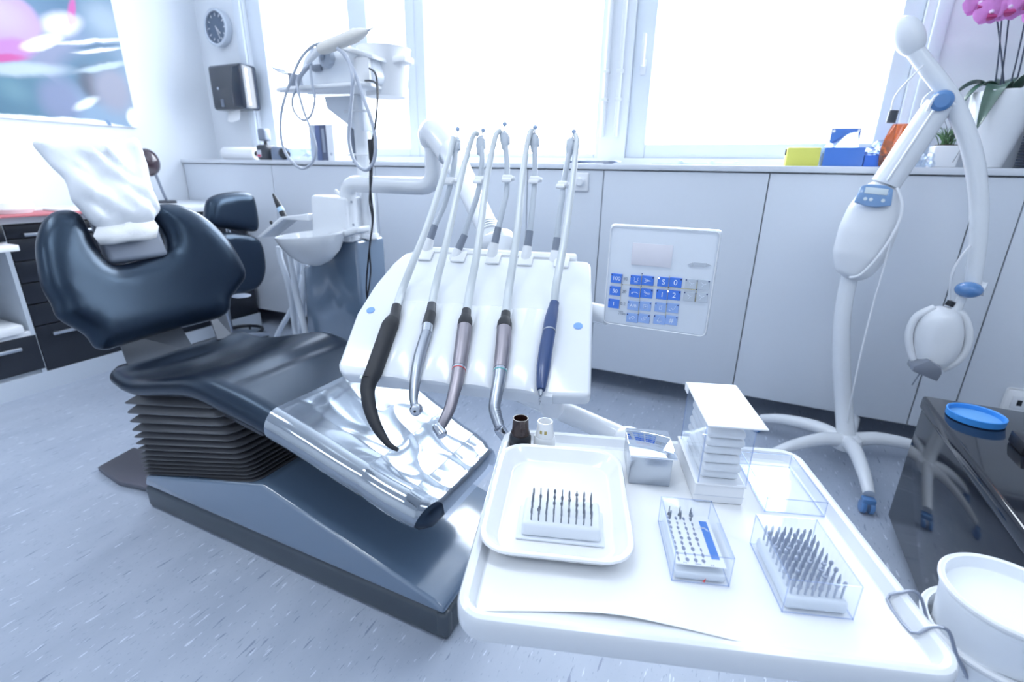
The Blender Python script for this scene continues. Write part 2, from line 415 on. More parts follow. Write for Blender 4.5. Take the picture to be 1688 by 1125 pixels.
# ---------------------------------------------------------------- left wall: picture, cabinets, worktop
def picture_mat():
    mt = bpy.data.materials.new('orchid_print'); mt.use_nodes = True; nt = mt.node_tree; b = nt.nodes['Principled BSDF']
    tc = nt.nodes.new('ShaderNodeTexCoord'); sep = nt.nodes.new('ShaderNodeSeparateXYZ'); nt.links.new(tc.outputs['Object'], sep.inputs[0])
    nz = nt.nodes.new('ShaderNodeTexNoise'); nz.inputs['Scale'].default_value = 7; nz.inputs['Detail'].default_value = 3; nt.links.new(tc.outputs['Object'], nz.inputs['Vector'])
    def blob(cy, cz, ry, rz, rot=0, soft=.25, warp=.25):
        mp = nt.nodes.new('ShaderNodeVectorMath'); mp.operation = 'SUBTRACT'; mp.inputs[1].default_value = (0, cy, cz)
        # object space: y along the wall, z up
        wv = nt.nodes.new('ShaderNodeVectorMath'); wv.operation = 'MULTIPLY_ADD'; wv.inputs[1].default_value = (warp,) * 3
        nt.links.new(nz.outputs['Color'], wv.inputs[0]); nt.links.new(tc.outputs['Object'], wv.inputs[2])
        nt.links.new(wv.outputs[0], mp.inputs[0])
        rr = nt.nodes.new('ShaderNodeVectorRotate'); rr.rotation_type = 'X_AXIS'; rr.inputs['Angle'].default_value = rot; nt.links.new(mp.outputs[0], rr.inputs['Vector'])
        sc = nt.nodes.new('ShaderNodeVectorMath'); sc.operation = 'MULTIPLY'; sc.inputs[1].default_value = (0, 1 / ry, 1 / rz); nt.links.new(rr.outputs[0], sc.inputs[0])
        ln = nt.nodes.new('ShaderNodeVectorMath'); ln.operation = 'LENGTH'; nt.links.new(sc.outputs[0], ln.inputs[0])
        mr = nt.nodes.new('ShaderNodeMapRange'); mr.interpolation_type = 'SMOOTHSTEP'; mr.inputs[1].default_value = 1 + soft; mr.inputs[2].default_value = 1 - soft; nt.links.new(ln.outputs['Value'], mr.inputs[0])
        return mr.outputs[0]
    cur = None
    w = .03
    layers = (((.25, .22, .26, .16, 0, .8), (.10, .24, .40)), ((.36, .20, .12, .10, 0, .8), (.42, .55, .68)), ((.04, -.06, .22, .13, -.2, .8), (.30, .34, .52)),
              ((.22, -.10, .20, .10, -.5, .5), (.06, .20, .34)), ((.20, -.19, .07, .09, 0, .6), (.04, .07, .14)), ((.32, -.20, .11, .13, .2, .5), (.34, .35, .47)), ((.30, -.07, .15, .018, -.32, .5), (.62, .76, .86)),
              ((-.75, -.22, .26, .20, .1, .05), (.09, .16, .24)), ((-.55, .12, .18, .20, .4, .12), (.80, .50, .84)), ((-.82, .10, .16, .14, -.3, .12), (.84, .60, .88)), ((-.70, .02, .05, .05, 0, .3), (.75, .15, .45)), ((-.17, -.33, .25, .20, .1, .05), (.06, .22, .34)), ((.02, -.30, .10, .12, .3, .5), (.22, .28, .48)), ((-.15, -.16, .22, .035, -.15, .6), (.66, .78, .88)), ((-.20, -.27, .07, .05, .4, .9), (.12, .32, .42)),
              ((.27, .065, .21, .010, -.28, .5), (.92, .93, .90)), ((.29, .018, .13, .009, -.28, .5), (.95, .92, .84)), ((.30, .045, .14, .008, -.28, .5), (.05, .16, .30)),
              ((.12, .12, .10, .05, -.4, .6), (.86, .80, .92)), ((-.18, .10, .20, .15, .1, .12), (.74, .48, .86)), ((-.20, .12, .13, .09, .1, .8), (.86, .68, .93)), ((-.15, .245, .22, .02, -.1, .5), (.97, .95, .99)), ((-.17, -.07, .13, .05, -.3, .35), (.74, .28, .72)), ((-.20, -.115, .10, .018, -.2, .5), (.80, .08, .42)),
              ((0, .0, .11, .03, -.45, .35), (.95, .93, .97)), ((.19, .21, .018, .08, .3, .5), (.80, .12, .50)), ((.18, .16, .025, .03, 0, .5), (.92, .70, .88)),
              ((-.20, -.44, .30, .045, 0, .10), (.92, .95, .98)), ((.20, -.43, .24, .035, .08, .15), (.93, .95, .97)), ((.15, -.30, .07, .022, -.5, .6), (.84, .88, .94)), ((.42, -.36, .05, .06, 0, .3), (.92, .95, .98)), ((.25, -.405, .012, .02, -.6, .4), (.15, .30, .55)))
    for args, col in layers:
        cy, cz, ry, rz, rot, soft = args
        f = blob(cy + w * .5, cz + w * .5, ry, rz, rot, soft, w)
        mx = nt.nodes.new('ShaderNodeMix'); mx.data_type = 'RGBA'
        if cur is None: mx.inputs[6].default_value = (.16, .26, .38, 1)
        else: nt.links.new(cur, mx.inputs[6])
        col = [c * (.62 if min(col) < .8 else .95) for c in col]; mx.inputs[7].default_value = (*col, 1); nt.links.new(f, mx.inputs[0]); cur = mx.outputs[2]
    nt.links.new(cur, b.inputs['Base Color']); b.inputs['Roughness'].default_value = .35
    return mt
py1 = 2.225; pz0 = 1.38; pz1 = 2.14
t = thing('wall_picture', 'large canvas photo print of a pink orchid over dark stones on the left wall', 'picture', (XL + .02, 1.80, 1.80))
part('canvas', G().box(XL + .001, XL + .024, .75, py1, pz0, pz1), PAPER, t)
part('print', G().box(XL + .0245, XL + .026, .752, py1 - .002, pz0 + .002, pz1 - .002), picture_mat(), t)

# dark cabinets
WTOP = mat('white_worktop', (.84, .86, .89), .3)
solo('worktop', G().box(XL + .002, -3.24, YB + .01, 2.48, .862, .90, .004), WTOP, 'white worktop on the dark cabinets along the left wall', 'worktop', (-3.55, 1.2, .862))
def drawers(t, y0, y1, zs, hdl):
    for i, (a, b) in enumerate(zip(zs, zs[1:])):
        d = part('drawer', G().box(-3.268, -3.25, y0 + .003, y1 - .003, a + .003, b - .003, .002), DARKCAB, t)
        if i in hdl:
            z = b - .05
            g = G(); g.box(-3.238, -3.222, y0 + .06, y0 + .06 + hdl[i], z - .008, z + .008, .003); g.box(-3.25, -3.238, y0 + .07, y0 + .085, z - .006, z + .006); g.box(-3.25, -3.238, y0 + hdl[i] + .03, y0 + hdl[i] + .045, z - .006, z + .006)
            part('handle', g, ALU, d)
ya, yb = (-3.25,1.1693,0.1076)[1], 1.85
t = thing('drawer_unit', 'dark drawer cabinet under the worktop, right behind the chair backrest', 'cabinet', (-3.56, (ya + yb) / 2, .10), 0, 'dark cabinets along the left wall')
part('body', G().box(XL + .004, -3.269, ya + .001, yb, .10, .86), DARKCAB, t)
drawers(t, ya, yb, (.10, .345, .46, .57, .68, .79, .858), {0: .22, 5: .35})
t = thing('drawer_unit', 'dark cabinet in the corner between drawers and window bench', 'cabinet', (-3.56, 2.15, .10), 0, 'dark cabinets along the left wall')
part('body', G().box(XL + .004, -3.269, yb + .001, 2.47, .10, .86), DARKCAB, t)
drawers(t, yb, 2.47, (.10, .345, .60, .858), {})
# open niche unit
y0 = -.35
t = thing('niche_cabinet', 'dark cabinet with an open white niche at the left edge', 'cabinet', (-3.56, .4, .10), 0, 'dark cabinets along the left wall')
NW = mat('niche_lining', (.55, .60, .66), .5)
g = G(); g.box(XL + .004, -3.252, ya - .02, ya - .001, .10, .86); g.box(XL + .004, -3.252, y0, y0 + .02, .10, .86); g.box(XL + .004, XL + .02, y0 + .02, ya - .02, .10, .86); g.box(XL + .02, -3.27, y0 + .02, ya - .02, .10, .12)
part('body', g, NW, t)
d = part('drawer', G().box(-3.27, -3.25, y0 + .003, ya - .003, .12, .305, .002), DARKCAB, t)
g = G(); g.box(-3.238, -3.222, .35, ya - .08, .245, .262, .003); g.box(-3.25, -3.238, .40, .415, .248, .259); g.box(-3.25, -3.238, ya - .10, ya - .115, .248, .259)
part('handle', g, ALU, d)
part('rail', G().box(-3.27, -3.25, y0 + .003, ya - .003, .78, .858, .002), DARKCAB, t)
part('shelf', G().box(XL + .02, -3.25, y0 + .02, ya - .02, .306, .33, .002), WHITES, t)
sc_ = (-3.1,1.1517,0.7786)
part('pull_out_shelf', G().box(-3.6, -3.10, y0 + .02, sc_[1], sc_[2] - .028, sc_[2], .004), WHITES, t, 'white pull-out shelf')
part('lower_tray', G().box(-3.7, -3.22, y0 + .02, ya - .05, .331, .375, .006), WHITES, t, 'white pull-out tray')
solo('round_basin', G().lathe([(.10, 0), (.115, .004), (.12, .05), (.114, .052), (.108, .012), (0, .010)], (-3.42, .86, .3762)), WHITE, 'white round dish standing in the cabinet niche', 'dish', (-3.42, .86, .3762))
# things on the worktop
c = V(*(-3.2563,1.2133,0.9))
g = G(); g.lathe([(.0, 0), (.07, 0), (.082, .02), (.075, .05), (.05, .068), (.0, .075)], (c.x, c.y, .913), n=28, sx=1.0, sy=1.2)
t = solo('folded_cloth', g, WHITES, 'white rounded bundle on the red-edged mat on the worktop', 'cloth', (c.x, c.y, .913))
solo('place_mat', G().box(c.x - .12, c.x + .13, c.y - .28, c.y + .45, .9008, .912, .003), mat('red_mat', (.55, .16, .18), .6), 'red-edged mat lying on the white worktop', 'mat', (c.x, c.y + .1, .9005))
solo('paper_stack', G().box(c.x - .10, c.x + .10, c.y + .17, c.y + .42, .9125, .922, .003), PAPER, 'white papers on the red-edged mat, beside the white bundle', 'papers', (c.x, c.y + .3, .9125))
b0 = V(*(-3.62,2.1089,1.1598))
t = thing('desk_lamp', 'dark glossy round-headed lamp behind the white pillow', 'lamp', (-3.62, b0.y + .03, .90))
part('base', G().lathe([(.055, 0), (.055, .012), (.05, .016), (0, .018)], (-3.62, b0.y + .075, .9005)), DGREY, t)
part('stem', G().tube([(-3.62, b0.y + .075, .915), (-3.62, b0.y + .06, .97), (-3.62, b0.y + .03, b0.z - .04)], .009), GREY, t)
part('lamp_head', G().ell(b0, (.075, .068, .088)), mat('dark_gloss_plum', (.05, .03, .04), .12, coat=.8), t)

# clock and paper towel dispenser on the window wall
c = V(*(-3.6217,2.77,2.0721))
t = thing('wall_clock', 'round grey-faced clock high on the wall beside the corner', 'clock', (c.x, YF, c.z))
part('case', G().lathe([(.118, 0), (.122, .02), (.118, .045), (.108, .050), (.100, .046), (.100, .030), (0, .030)], (c.x, YF - .001, c.z), (0, -1, 0), 48), mat('silver_case', (.62, .67, .74), .35, .3), t)
part('dial', G().lathe([(.099, 0), (.099, .003), (0, .003)], (c.x, YF - .031, c.z), (0, -1, 0), 48), mat('clock_dial_grey', (.10, .14, .20), .5), t)
g = G()
for h in range(12):
    a = h * PI / 6; g.box(-.003, .003, -.001, .001, .072, .090, M=TR(c.x, YF - .0355, c.z) @ Matrix.Rotation(a, 4, 'Y'))
part('hour_marks', g, WHITES, t)
for nm, L, w, a in (('hour_hand', .052, .0035, 2.4), ('minute_hand', .078, .0025, 2.75)):
    part(nm, G().box(-w, w, -.001, .001, -.012, L, M=TR(c.x, YF - (.038 if L < .06 else .041), c.z) @ Matrix.Rotation(a, 4, 'Y')), WHITES, t)
part('glass', G().lathe([(.101, 0), (.101, .0015), (0, .0015)], (c.x, YF - .046, c.z), (0, -1, 0), 48), GLASS, t)
a = V(*(-3.6504,2.66,1.8185)); b = V(*(-3.3562,2.66,1.5277))
t = thing('towel_dispenser', 'black wall-mounted paper towel dispenser below the clock', 'dispenser', ((a.x + b.x) / 2, YF, b.z))
x0, x1, z1, z0 = a.x, (-3.3267,2.66,1.8102)[0] + .01, a.z, b.z
g = G(); g.box(x0, x1, YF - .14, YF - .001, z0, z1, .022, 4)
cv = part('cover', g, mat('smoky_black_plastic', (.02, .028, .045), .2, coat=.5), t)
part('side_strip', G().box(x1 - .0015, x1 + .001, YF - .10, YF - .085, z0 + .03, z1 - .03, .0005), ALU, t)
part('lock', G().lathe([(.009, 0), (.009, .002), (0, .003)], (x0 + .085, YF - .140, z0 + .14), (0, -1, 0)), ALU, cv)
part('window_slot', G().box(x0 + .098, x0 + .125, YF - .1425, YF - .1405, z0 + .02, z0 + .07, .004), GREY, cv)
solo('paper_towel', G().sheet(lambda u, v: (x0 + .075 + .15 * u, YF - .075 - .02 * math.sin(2 * u) - .02 * v, z0 + .006 - .075 * v - .01 * math.sin(3.5 * u)), 10, 6, .001), PAPER, 'white paper towel hanging out of the black dispenser', 'paper towel', (x0 + .14, YF - .08, z0 - .03))

# ---------------------------------------------------------------- things on the bench
for i, (px, yy) in enumerate((((-3.55), 2.70), (-3.50, 2.585))):
    x0 = px
    t = thing('paper_roll', ['white paper roll lying on the bench, the one nearer the window', 'white paper roll lying on the bench edge, the nearer of the pair'][i], 'paper roll', (x0 + .13, yy, BT), 0, 'paper rolls on the bench')
    part('roll', G().lathe([(.018, 0), (.040, 0), (.042, .003), (.042, .287), (.040, .29), (.018, .29)], (x0, yy, BT + .0425), (1, .10, 0), cap=False), PAPER, t)
    part('core', G().lathe([(.017, -.0), (.019, -.0), (.019, .289), (.017, .289), (.017, 0)], (x0 + .0003, yy, BT + .0425), (1, .10, 0), cap=False), mat('cardboard_core', (.25, .22, .22), .8), t)
# shade guide / gadget cluster left of window
a = V(*(-3.0981,2.6,1.1989))
t = thing('handheld_device', 'dark handheld device in a bulky charging base with a red label', 'device', (a.x, 2.62, BT))
part('base', G().box(a.x - .065, a.x + .035, 2.57, 2.67, BT + .0005, BT + .10, .02, 4), DGREY, t)
part('label', G().box(a.x - .055, a.x - .012, 2.5685, 2.5702, BT + .02, BT + .065, .0005), mat('pale_label', (.6, .62, .68), .6), t, 'pale label with a red band')
part('red_band', G().box(a.x - .050, a.x - .017, 2.5675, 2.5685, BT + .022, BT + .036, .0003), mat('red_print', (.6, .05, .12), .6), t)
part('neck', G().tube([(a.x - .015, 2.62, BT + .095), (a.x - .012, 2.62, BT + .14)], .012), DGREY, t)
part('head', G().box(a.x - .055, a.x + .015, 2.59, 2.65, BT + .125, BT + .205, .016, 3), GREY, t)
t = thing('storage_canister', 'squat dark grey canister beside the handheld device', 'canister', (a.x + .10, 2.63, BT))
part('body', G().lathe([(.055, 0), (.06, .005), (.06, .07), (.05, .085), (0, .088)], (a.x + .105, 2.63, BT + .0005)), mat('slate_plastic', (.18, .22, .30), .35), t)
part('end_cap', G().lathe([(.034, 0), (.037, .004), (.037, .02), (.02, .025), (0, .025)], (a.x + .168, 2.60, BT + .045), (1, -.3, 0)), BLACKM, t)
a = V(*(-2.7766,2.62,1.2016))
def bag(u, v):
    x = -.16 + .30 * u; z = (.13 * math.sin(PI * min(1, u * 1.1)) ** .6 if 0 < u < .9 else .02)
    n = noise.noise(V(u * 5, v * 5, 1)) * .02
    return (a.x + x + n, 2.55 + .18 * v, BT + .004 + max(0, (z * (.5 + .5 * math.sin(PI * v))) * (.6 + .8 * u) + abs(n)))
solo('plastic_bag', G().sheet(bag, 24, 14, .0008), clear('milky_bag', (.80, .84, .90), .2, .2, fres=False), 'crumpled milky plastic bag on the bench left of the binders', 'bag', (a.x, 2.62, BT))
bx0 = (-2.6394,2.62,1.2475)[0]
cols = [((.46, .52, .62), .052), ((.12, .16, .30), .040), ((.10, .12, .19), .048), ((.80, .82, .85), .058)]
nm = ['grey-blue ring binder, leftmost of the binders on the bench', 'thin navy binder between the grey and black ones', 'black binder with pale spine marks on the bench', 'white ring binder, rightmost of the binders on the bench']
x = bx0
for i, (cl, w) in enumerate(cols):
    t = thing('ring_binder', nm[i], 'binder', (x + w / 2, 2.66, BT), 0, 'ring binders standing on the bench')
    bmt = mat('binder_board_%s' % ['ash', 'navy', 'black', 'white'][i], cl, .5)
    g = G(); g.box(x, x + .004, 2.56, 2.79, BT + .0005, BT + .215, .001); g.box(x + w - .005, x + w - .001, 2.56, 2.79, BT + .0005, BT + .215, .001); g.box(x + .004, x + w - .005, 2.56, 2.564, BT + .0005, BT + .215, .0005)
    part('cover', g, bmt, t)
    part('pages', G().box(x + .006, x + w - .008, 2.566, 2.78, BT + .004, BT + .207), PAPER, t)
    if i in (2, 3):
        part('spine_label' if i == 2 else 'finger_hole', (G().box(x + .012, x + w - .014, 2.5585, 2.5598, BT + .05, BT + .19, .0005) if i == 2 else G().lathe([(.008, 0), (.008, .0015), (.005, .0015), (.005, 0)], (x + w / 2, 2.5598, BT + .04), (0, -1, 0), cap=False)), mat('spine_grey', (.3, .34, .42), .6), t)
    x += w + .0015
# papers and instruments lying on the bench
a = V(*(-0.7871,2.62,1.2149))
for i in range(5):
    g = G(); an = (-.1, .08, -.05, .15, .02)[i]
    g.box(-.13, .10, -.075, .075, 0, .0022, M=TR(a.x + .012 * i, 2.62, BT + .001 + .0032 * i) @ RZ(an))
    solo('leaflet', g, [PAPER, mat('blue_leaflet', (.20, .30, .55), .5)][i % 2 if i < 4 else 0], 'leaflet in the loose stack on the bench beside the knob panel', 'leaflet', (a.x + .012 * i, 2.62, BT), 'leaflets stacked on the bench')
a = V(*(-0.3129,2.6,1.2068))
for i, (dx, dy, L, an) in enumerate(((-.16, .02, .13, .05), (-.02, .0, .11, -.08), (.06, .04, .16, .02), (.12, -.02, .14, -.12))):
    g = G(); g.cyl((a.x + dx, 2.62 + dy, BT + .006), (a.x + dx + L, 2.62 + dy + L * an, BT + .006), .0055, .004, 12); g.ell((a.x + dx + (0 if i % 2 else L), 2.62 + dy + (0 if i % 2 else L * an), BT + .011), (.010, .010, .0105), n=12)
    solo('glass_dropper', g, clear('lab_glass', (.85, .88, .92), .2, .05), 'slim clear dropper lying on the bench behind the keypad', 'dropper', (a.x + dx, 2.62 + dy, BT), 'clear droppers on the bench')

# yellow box, blue bins
a = V(*(0.1044,2.58,1.1925)); b = V(*(0.2307,2.58,1.194)); ztop = (0.1526,2.56,1.2655)[2]
t = thing('storage_box', 'bright yellow box on the bench below the right window', 'box', ((a.x + b.x) / 2, 2.63, BT))
part('body', G().box(a.x, b.x, 2.56, 2.70, BT + .0005, ztop, .004), mat('yellow_card', (.68, .67, .13), .5), t)
part('clasp', G().box(a.x - .006, a.x - .0003, 2.59, 2.61, ztop - .03, ztop - .006, .001), BLACKM, t)
BINB = mat('bin_blue', (.06, .19, .60), .3, coat=.2)
def bin_(x0, x1, y0, y1, h, label, mt):
    t = thing('storage_bin', label, 'bin', ((x0 + x1) / 2, (y0 + y1) / 2, BT), 0, 'blue open bins on the bench')
    g = G(); th = .003
    g.box(x0, x1, y0, y1, BT + .0005, BT + .0005 + th); g.box(x0, x0 + th, y0, y1, BT + th, BT + h); g.box(x1 - th, x1, y0, y1, BT + th, BT + h)
    g.box(x0 + th, x1 - th, y0, y0 + th, BT + th, BT + h); g.box(x0 + th, x1 - th, y1 - th, y1, BT + th, BT + h)
    part('bin_body', g, mt, t); return t
xa, xb = (0.2431,2.56,1.189)[0], (0.3854,2.56,1.1908)[0]
t = bin_(xa, xb, 2.555, 2.72, .075, 'dark blue open bin with a white paper sheet and raised back plate', BINB)
zt = (0.31,2.72,1.351)[2]
g = G(); g.box(xa + .025, xb - .005, 2.722, 2.726, BT + .0005, zt, .001)
part('back_plate', g, BINB, t)
g = G()
for x in (xa + .035, xb - .014): g.lathe([(.006, 0), (.006, .001), (0, .001)], (x, 2.7218, zt - .012), (0, -1, 0))
part('screw_cap', g, WHITES, t)
for i in range(2):
    g = G().sheet(lambda u, v: (xa + .012 + (xb - xa - .03) * u, 2.57 + .13 * v + .01 * i, BT + .045 + .085 * v * (.35 + .65 * math.sin(PI * .5 * u)) + .012 * i), 8, 8, .001)
    solo('paper_sheet', g, PAPER if i == 0 else clear('milky_sheet', (.7, .76, .86), .25, .15, fres=False), ['white sheet leaning up out of the dark blue bin', 'milky plastic sleeve leaning over the white sheet in the blue bin'][i], 'sheet', ((xa + xb) / 2, 2.64, BT + .05))
xc = (0.4981,2.56,1.1922)[0]
t = bin_(xb + .004, xc, 2.56, 2.70, .045, 'low bright blue bin heaped with clear plastic wrappers', mat('bin_bright_blue', (.03, .16, .68), .3))
for i in range(5):
    cx = xb + .03 + (xc - xb - .06) * i / 4
    def wr(u, v, i=i, cx=cx):
        n = V(noise.noise(V(u * 3, v * 3, i * 3.1)), noise.noise(V(u * 3, v * 3, i * 3.1 + 9)), noise.noise(V(u * 3, v * 3, i * 3.1 + 17)))
        return V(cx - .03 + .06 * u, 2.585 + .09 * v, BT + .04 + .018 * (i % 3)) + n * .022 + V(0, 0, .02 * math.sin(PI * u))
    solo('plastic_wrapper', G().sheet(wr, 12, 12, .0006), clear('wrapper_film', (.88, .91, .96), .3, .1, fres=False), 'clear crumpled wrapper heaped in the low bright blue bin', 'wrapper', (cx, 2.63, BT + .03), 'clear wrappers in the bright blue bin')
# tall clear rack behind
a = V(*(0.5715,2.72,1.1954)); b = V(*(0.6438,2.72,1.1963))
g = G()
for i in range(4): g.box(a.x + .015 * i, a.x + .015 * i + .002, 2.66, 2.78, BT + .0005, BT + .20, .0005)
g.box(a.x - .004, a.x + .055, 2.66, 2.78, BT + .0004, BT + .006)
solo('acrylic_rack', g, CLEAR, 'upright clear acrylic rack behind the orange goggles', 'rack', (a.x, 2.72, BT))
# crystals left of the little pot
for i in range(5):
    q = V(*(0.5959,2.58,1.2321)); x = q.x + (-.022, 0, .022, -.008, .015)[i]; z = BT + (.015, .015, .015, .042, .042)[i]
    solo('glass_stone', G().ell((x, 2.58 + .01 * (i % 2), z), (.014, .012, .0145), n=8), clear('crystal', (.80, .84, .88), .35, .05, fres=False), 'faceted clear glass stone heaped left of the small plant pot', 'glass stone', (x, 2.58, BT), 'glass stones beside the small pot', sharp=10)
# orange goggles
q = V(*(0.4828,2.52,1.2697))
ORG = clear('orange_shield', (1.0, .40, .03), .10, .1, fres=False)
def shield(u, v):
    a = -1.0 + 2.0 * u; w = .060 * (.62 + .38 * math.sin(PI * (.12 + .76 * v))) if v < .5 else .060 * (.62 + .38 * math.sin(PI * (.12 + .76 * v)))
    return (q.x + .004 + w * math.sin(a) + .016 * (v - .5), 2.535 + .03 * math.cos(a) * -1 + .03, BT + .004 + .155 * v)
t = thing('protective_goggles', 'orange translucent goggles standing at the bench edge', 'goggles', (q.x, 2.55, BT))
part('lens', G().sheet(shield, 16, 12, .002), ORG, t)
g = G(); g.tube([(q.x - .03, 2.54, BT + .03), (q.x + .0, 2.525, BT + .05), (q.x + .035, 2.54, BT + .085)], .004); g.tube([(q.x - .005, 2.525, BT + .095), (q.x + .005, 2.523, BT + .06)], .004)
part('bridge', g, mat('rust_plastic', (.45, .10, .02), .4), t)

# small potted plant
a = V(*(0.607,2.56,1.1891)); b = V(*(0.7011,2.56,1.1904)); zt = (0.6399,2.58,1.2721)[2]
cx = (a.x + b.x) / 2 + .004; rr = (b.x - a.x) / 2 * .92
t = thing('potted_plant', 'small thin-leaved green plant in a square white pot', 'plant', (cx, 2.62, BT))
part('pot', G().box(cx - rr, cx + rr, 2.62 - rr, 2.62 + rr, BT + .0005, zt, .006, 3, taper=.1), WHITE, t)
part('soil', G().lathe([(rr * .85, 0), (rr * .8, .004), (0, .006)], (cx, 2.62, zt)), mat('soil', (.06, .045, .04), .9), t)
GREENM = mat('mid_green_leaf', (.09, .20, .08), .5, var=.4); g = G()
random.seed(3)
for i in range(46):
    an = random.uniform(0, 2 * PI); L = random.uniform(.03, .075); s_ = random.uniform(.02, .045)
    p0 = V(cx + random.uniform(-.02, .02), 2.62 + random.uniform(-.02, .02), zt + .003); p1 = p0 + V(math.cos(an) * s_ * .5, math.sin(an) * s_ * .5, L * .7); p2 = p0 + V(math.cos(an) * s_ * 1.2, math.sin(an) * s_ * 1.2, L)
    g.tube([p0, p1, p2], [.0016, .0018, .0004], 5, 3)
part('foliage', g, GREENM, t)
g = G()
for i in range(10):
    an = random.uniform(0, 2 * PI); g.tube([(cx, 2.62, zt), (cx + .02 * math.cos(an), 2.60 + .01 * math.sin(an), zt + .05), (cx + .045 * math.cos(an), 2.60, zt + random.uniform(.04, .10))], .0009, 5, 3)
g.tube([(cx + .02, 2.58, zt + .02), (cx + .03, 2.553, zt - .01), (cx + .018, 2.552, BT + .02)], .0009, 5, 4)
part('stems', g, mat('dark_stem', (.05, .05, .07), .6), t)
# orchid
xo, yo = (0.7895,2.6,1.1921)[0], 2.62
zt = (0.777,2.62,1.4585)[2]
prof = [(.050, 0), (.056, .004), (.068, .06), (.080, .12), (.090, .18), (.096, zt - BT - .01), (.094, zt - BT), (.086, zt - BT), (.084, zt - BT - .02), (0, zt - BT - .022)]
t = thing('orchid_plant', 'pink orchid in a tall tapered white pot at the right end of the bench', 'plant', (xo, yo, BT))
part('pot', G().lathe(prof, (xo, yo, BT + .0005), n=48), WHITE, t)
GL = mat('dark_green_leaf', (.035, .085, .06), .3, coat=.3, var=.2)
for i, (an, L, w, dr) in enumerate(((3.3, .12, .030, .10), (2.75, .14, .032, .05), (-.9, .10, .03, .05), (.2, .15, .03, .03), (1.4, .12, .03, .02), (4.1, .13, .034, .15))):
    d = V(math.cos(an), math.sin(an), 0); pr = V(-d.y, d.x, 0)
    def lf(u, v, d=d, pr=pr, L=L, w=w, dr=dr):
        s_ = w * math.sin(PI * (.08 + .92 * u) ** .8) ** .7 if u < .999 else .001
        return V(xo, yo, zt - .012) + d * (.02 + L * u) + pr * s_ * (v - .5) * 2 + V(0, 0, .07 * math.sin(PI * u * .75) - dr * u * u * 1.2 + .010 * abs(v - .5) * 2)
    part('leaf', G().sheet(lf, 14, 6, .0018), GL, t)
PINK = mat('orchid_pink', (.72, .26, .66), .5, var=.15); PINKL = mat('orchid_pale', (.85, .66, .85), .5); MAG = mat('orchid_lip', (.45, .04, .18), .5)
tips = [(0.711,2.6,1.6864), (0.7341,2.62,1.7003), (0.686,2.62,1.7425), (0.7894,2.64,1.6811), (0.7963,2.6,1.6151)]
tips = [V(*p) for p in tips]
bases = [V(xo - .03, yo, zt - .02), V(xo - .012, yo + .01, zt - .02), V(xo + .004, yo, zt - .02), V(xo + .012, yo + .01, zt - .02), V(xo + .02, yo - .01, zt - .02)]
SM = mat('stake_navy', (.03, .045, .085), .5)
for b_, p_ in zip(bases, tips): part('stem', G().tube([b_, b_.lerp(p_, .5) + V(.003, 0, 0), p_ + (p_ - b_) * .25], .0028, 8, 5), SM, t)
def flower(c, yaw, pitch, sc):
    M = TR(*c) @ RZ(yaw) @ Matrix.Rotation(pitch, 4, 'X')   # faces -y
    for i, (a, L, w) in enumerate(((PI / 2, .034, .020), (PI / 2 + 1.25, .038, .030), (PI / 2 - 1.25, .038, .030), (PI / 2 + 2.45, .034, .018), (PI / 2 - 2.45, .034, .018))):
        g = G(M)
        def pt(u, v, a=a, L=L, w=w):
            r = L * sc * u; s_ = w * sc * math.sin(PI * (u * .86 + .06)) ** .65 * (v - .5) * 2
            return V(r * math.cos(a) - s_ * math.sin(a), -.004 + .012 * sc * u * u - .004 * (1 - abs(v - .5) * 2) * u, r * math.sin(a) + s_ * math.cos(a))
        g.sheet(pt, 8, 8, .0008); f = part('petal', g, PINK, t)
    g = G(M); g.ell((0, -.010 * sc, .001), (.006 * sc, .008 * sc, .006 * sc), n=12); part('flower_centre', g, PINKL, t)
    g = G(M); g.sheet(lambda u, v: V((v - .5) * .026 * sc * math.sin(PI * (.1 + .8 * u)), -.006 - .02 * sc * math.sin(PI * u), -.003 - .02 * sc * u), 8, 6, .001); part('flower_lip', g, MAG, t)
for c, yw, pt_, sc in (((0.6203,2.56,1.7412), .35, .1, 1.15), ((0.6563,2.54,1.7069), .1, .2, 1.15), ((0.7061,2.54,1.7167), -.1, .15, 1.25), ((0.741,2.53,1.7286), .3, .1, 1.2), ((0.6611,2.56,1.8023), .1, .1, 1.2), ((0.7127,2.56,1.8141), -.2, .1, 1.2), ((0.8011,2.56,1.6981), -.3, .1, 1.2)):
    flower(V(*c), yw, pt_, sc)
# dark basket right of the orchid
a = V(*(0.8716,2.6,1.1932))
t = thing('storage_basket', 'dark grey ribbed basket on the bench right of the orchid', 'basket', (a.x + .15, 2.66, BT))
g = G()
for i in range(14): g.box(a.x + .06, a.x + .34, 2.565 + .0, 2.77, BT + .001 + i * .0105, BT + .0095 + i * .0105, .002)
part('basket_body', g, mat('slate_weave', (.10, .12, .17), .6), t)
part('rim', G().box(a.x + .05, a.x + .35, 2.555, 2.78, BT + .149, BT + .160, .004), mat('slate_rim', (.07, .08, .12), .5), t)

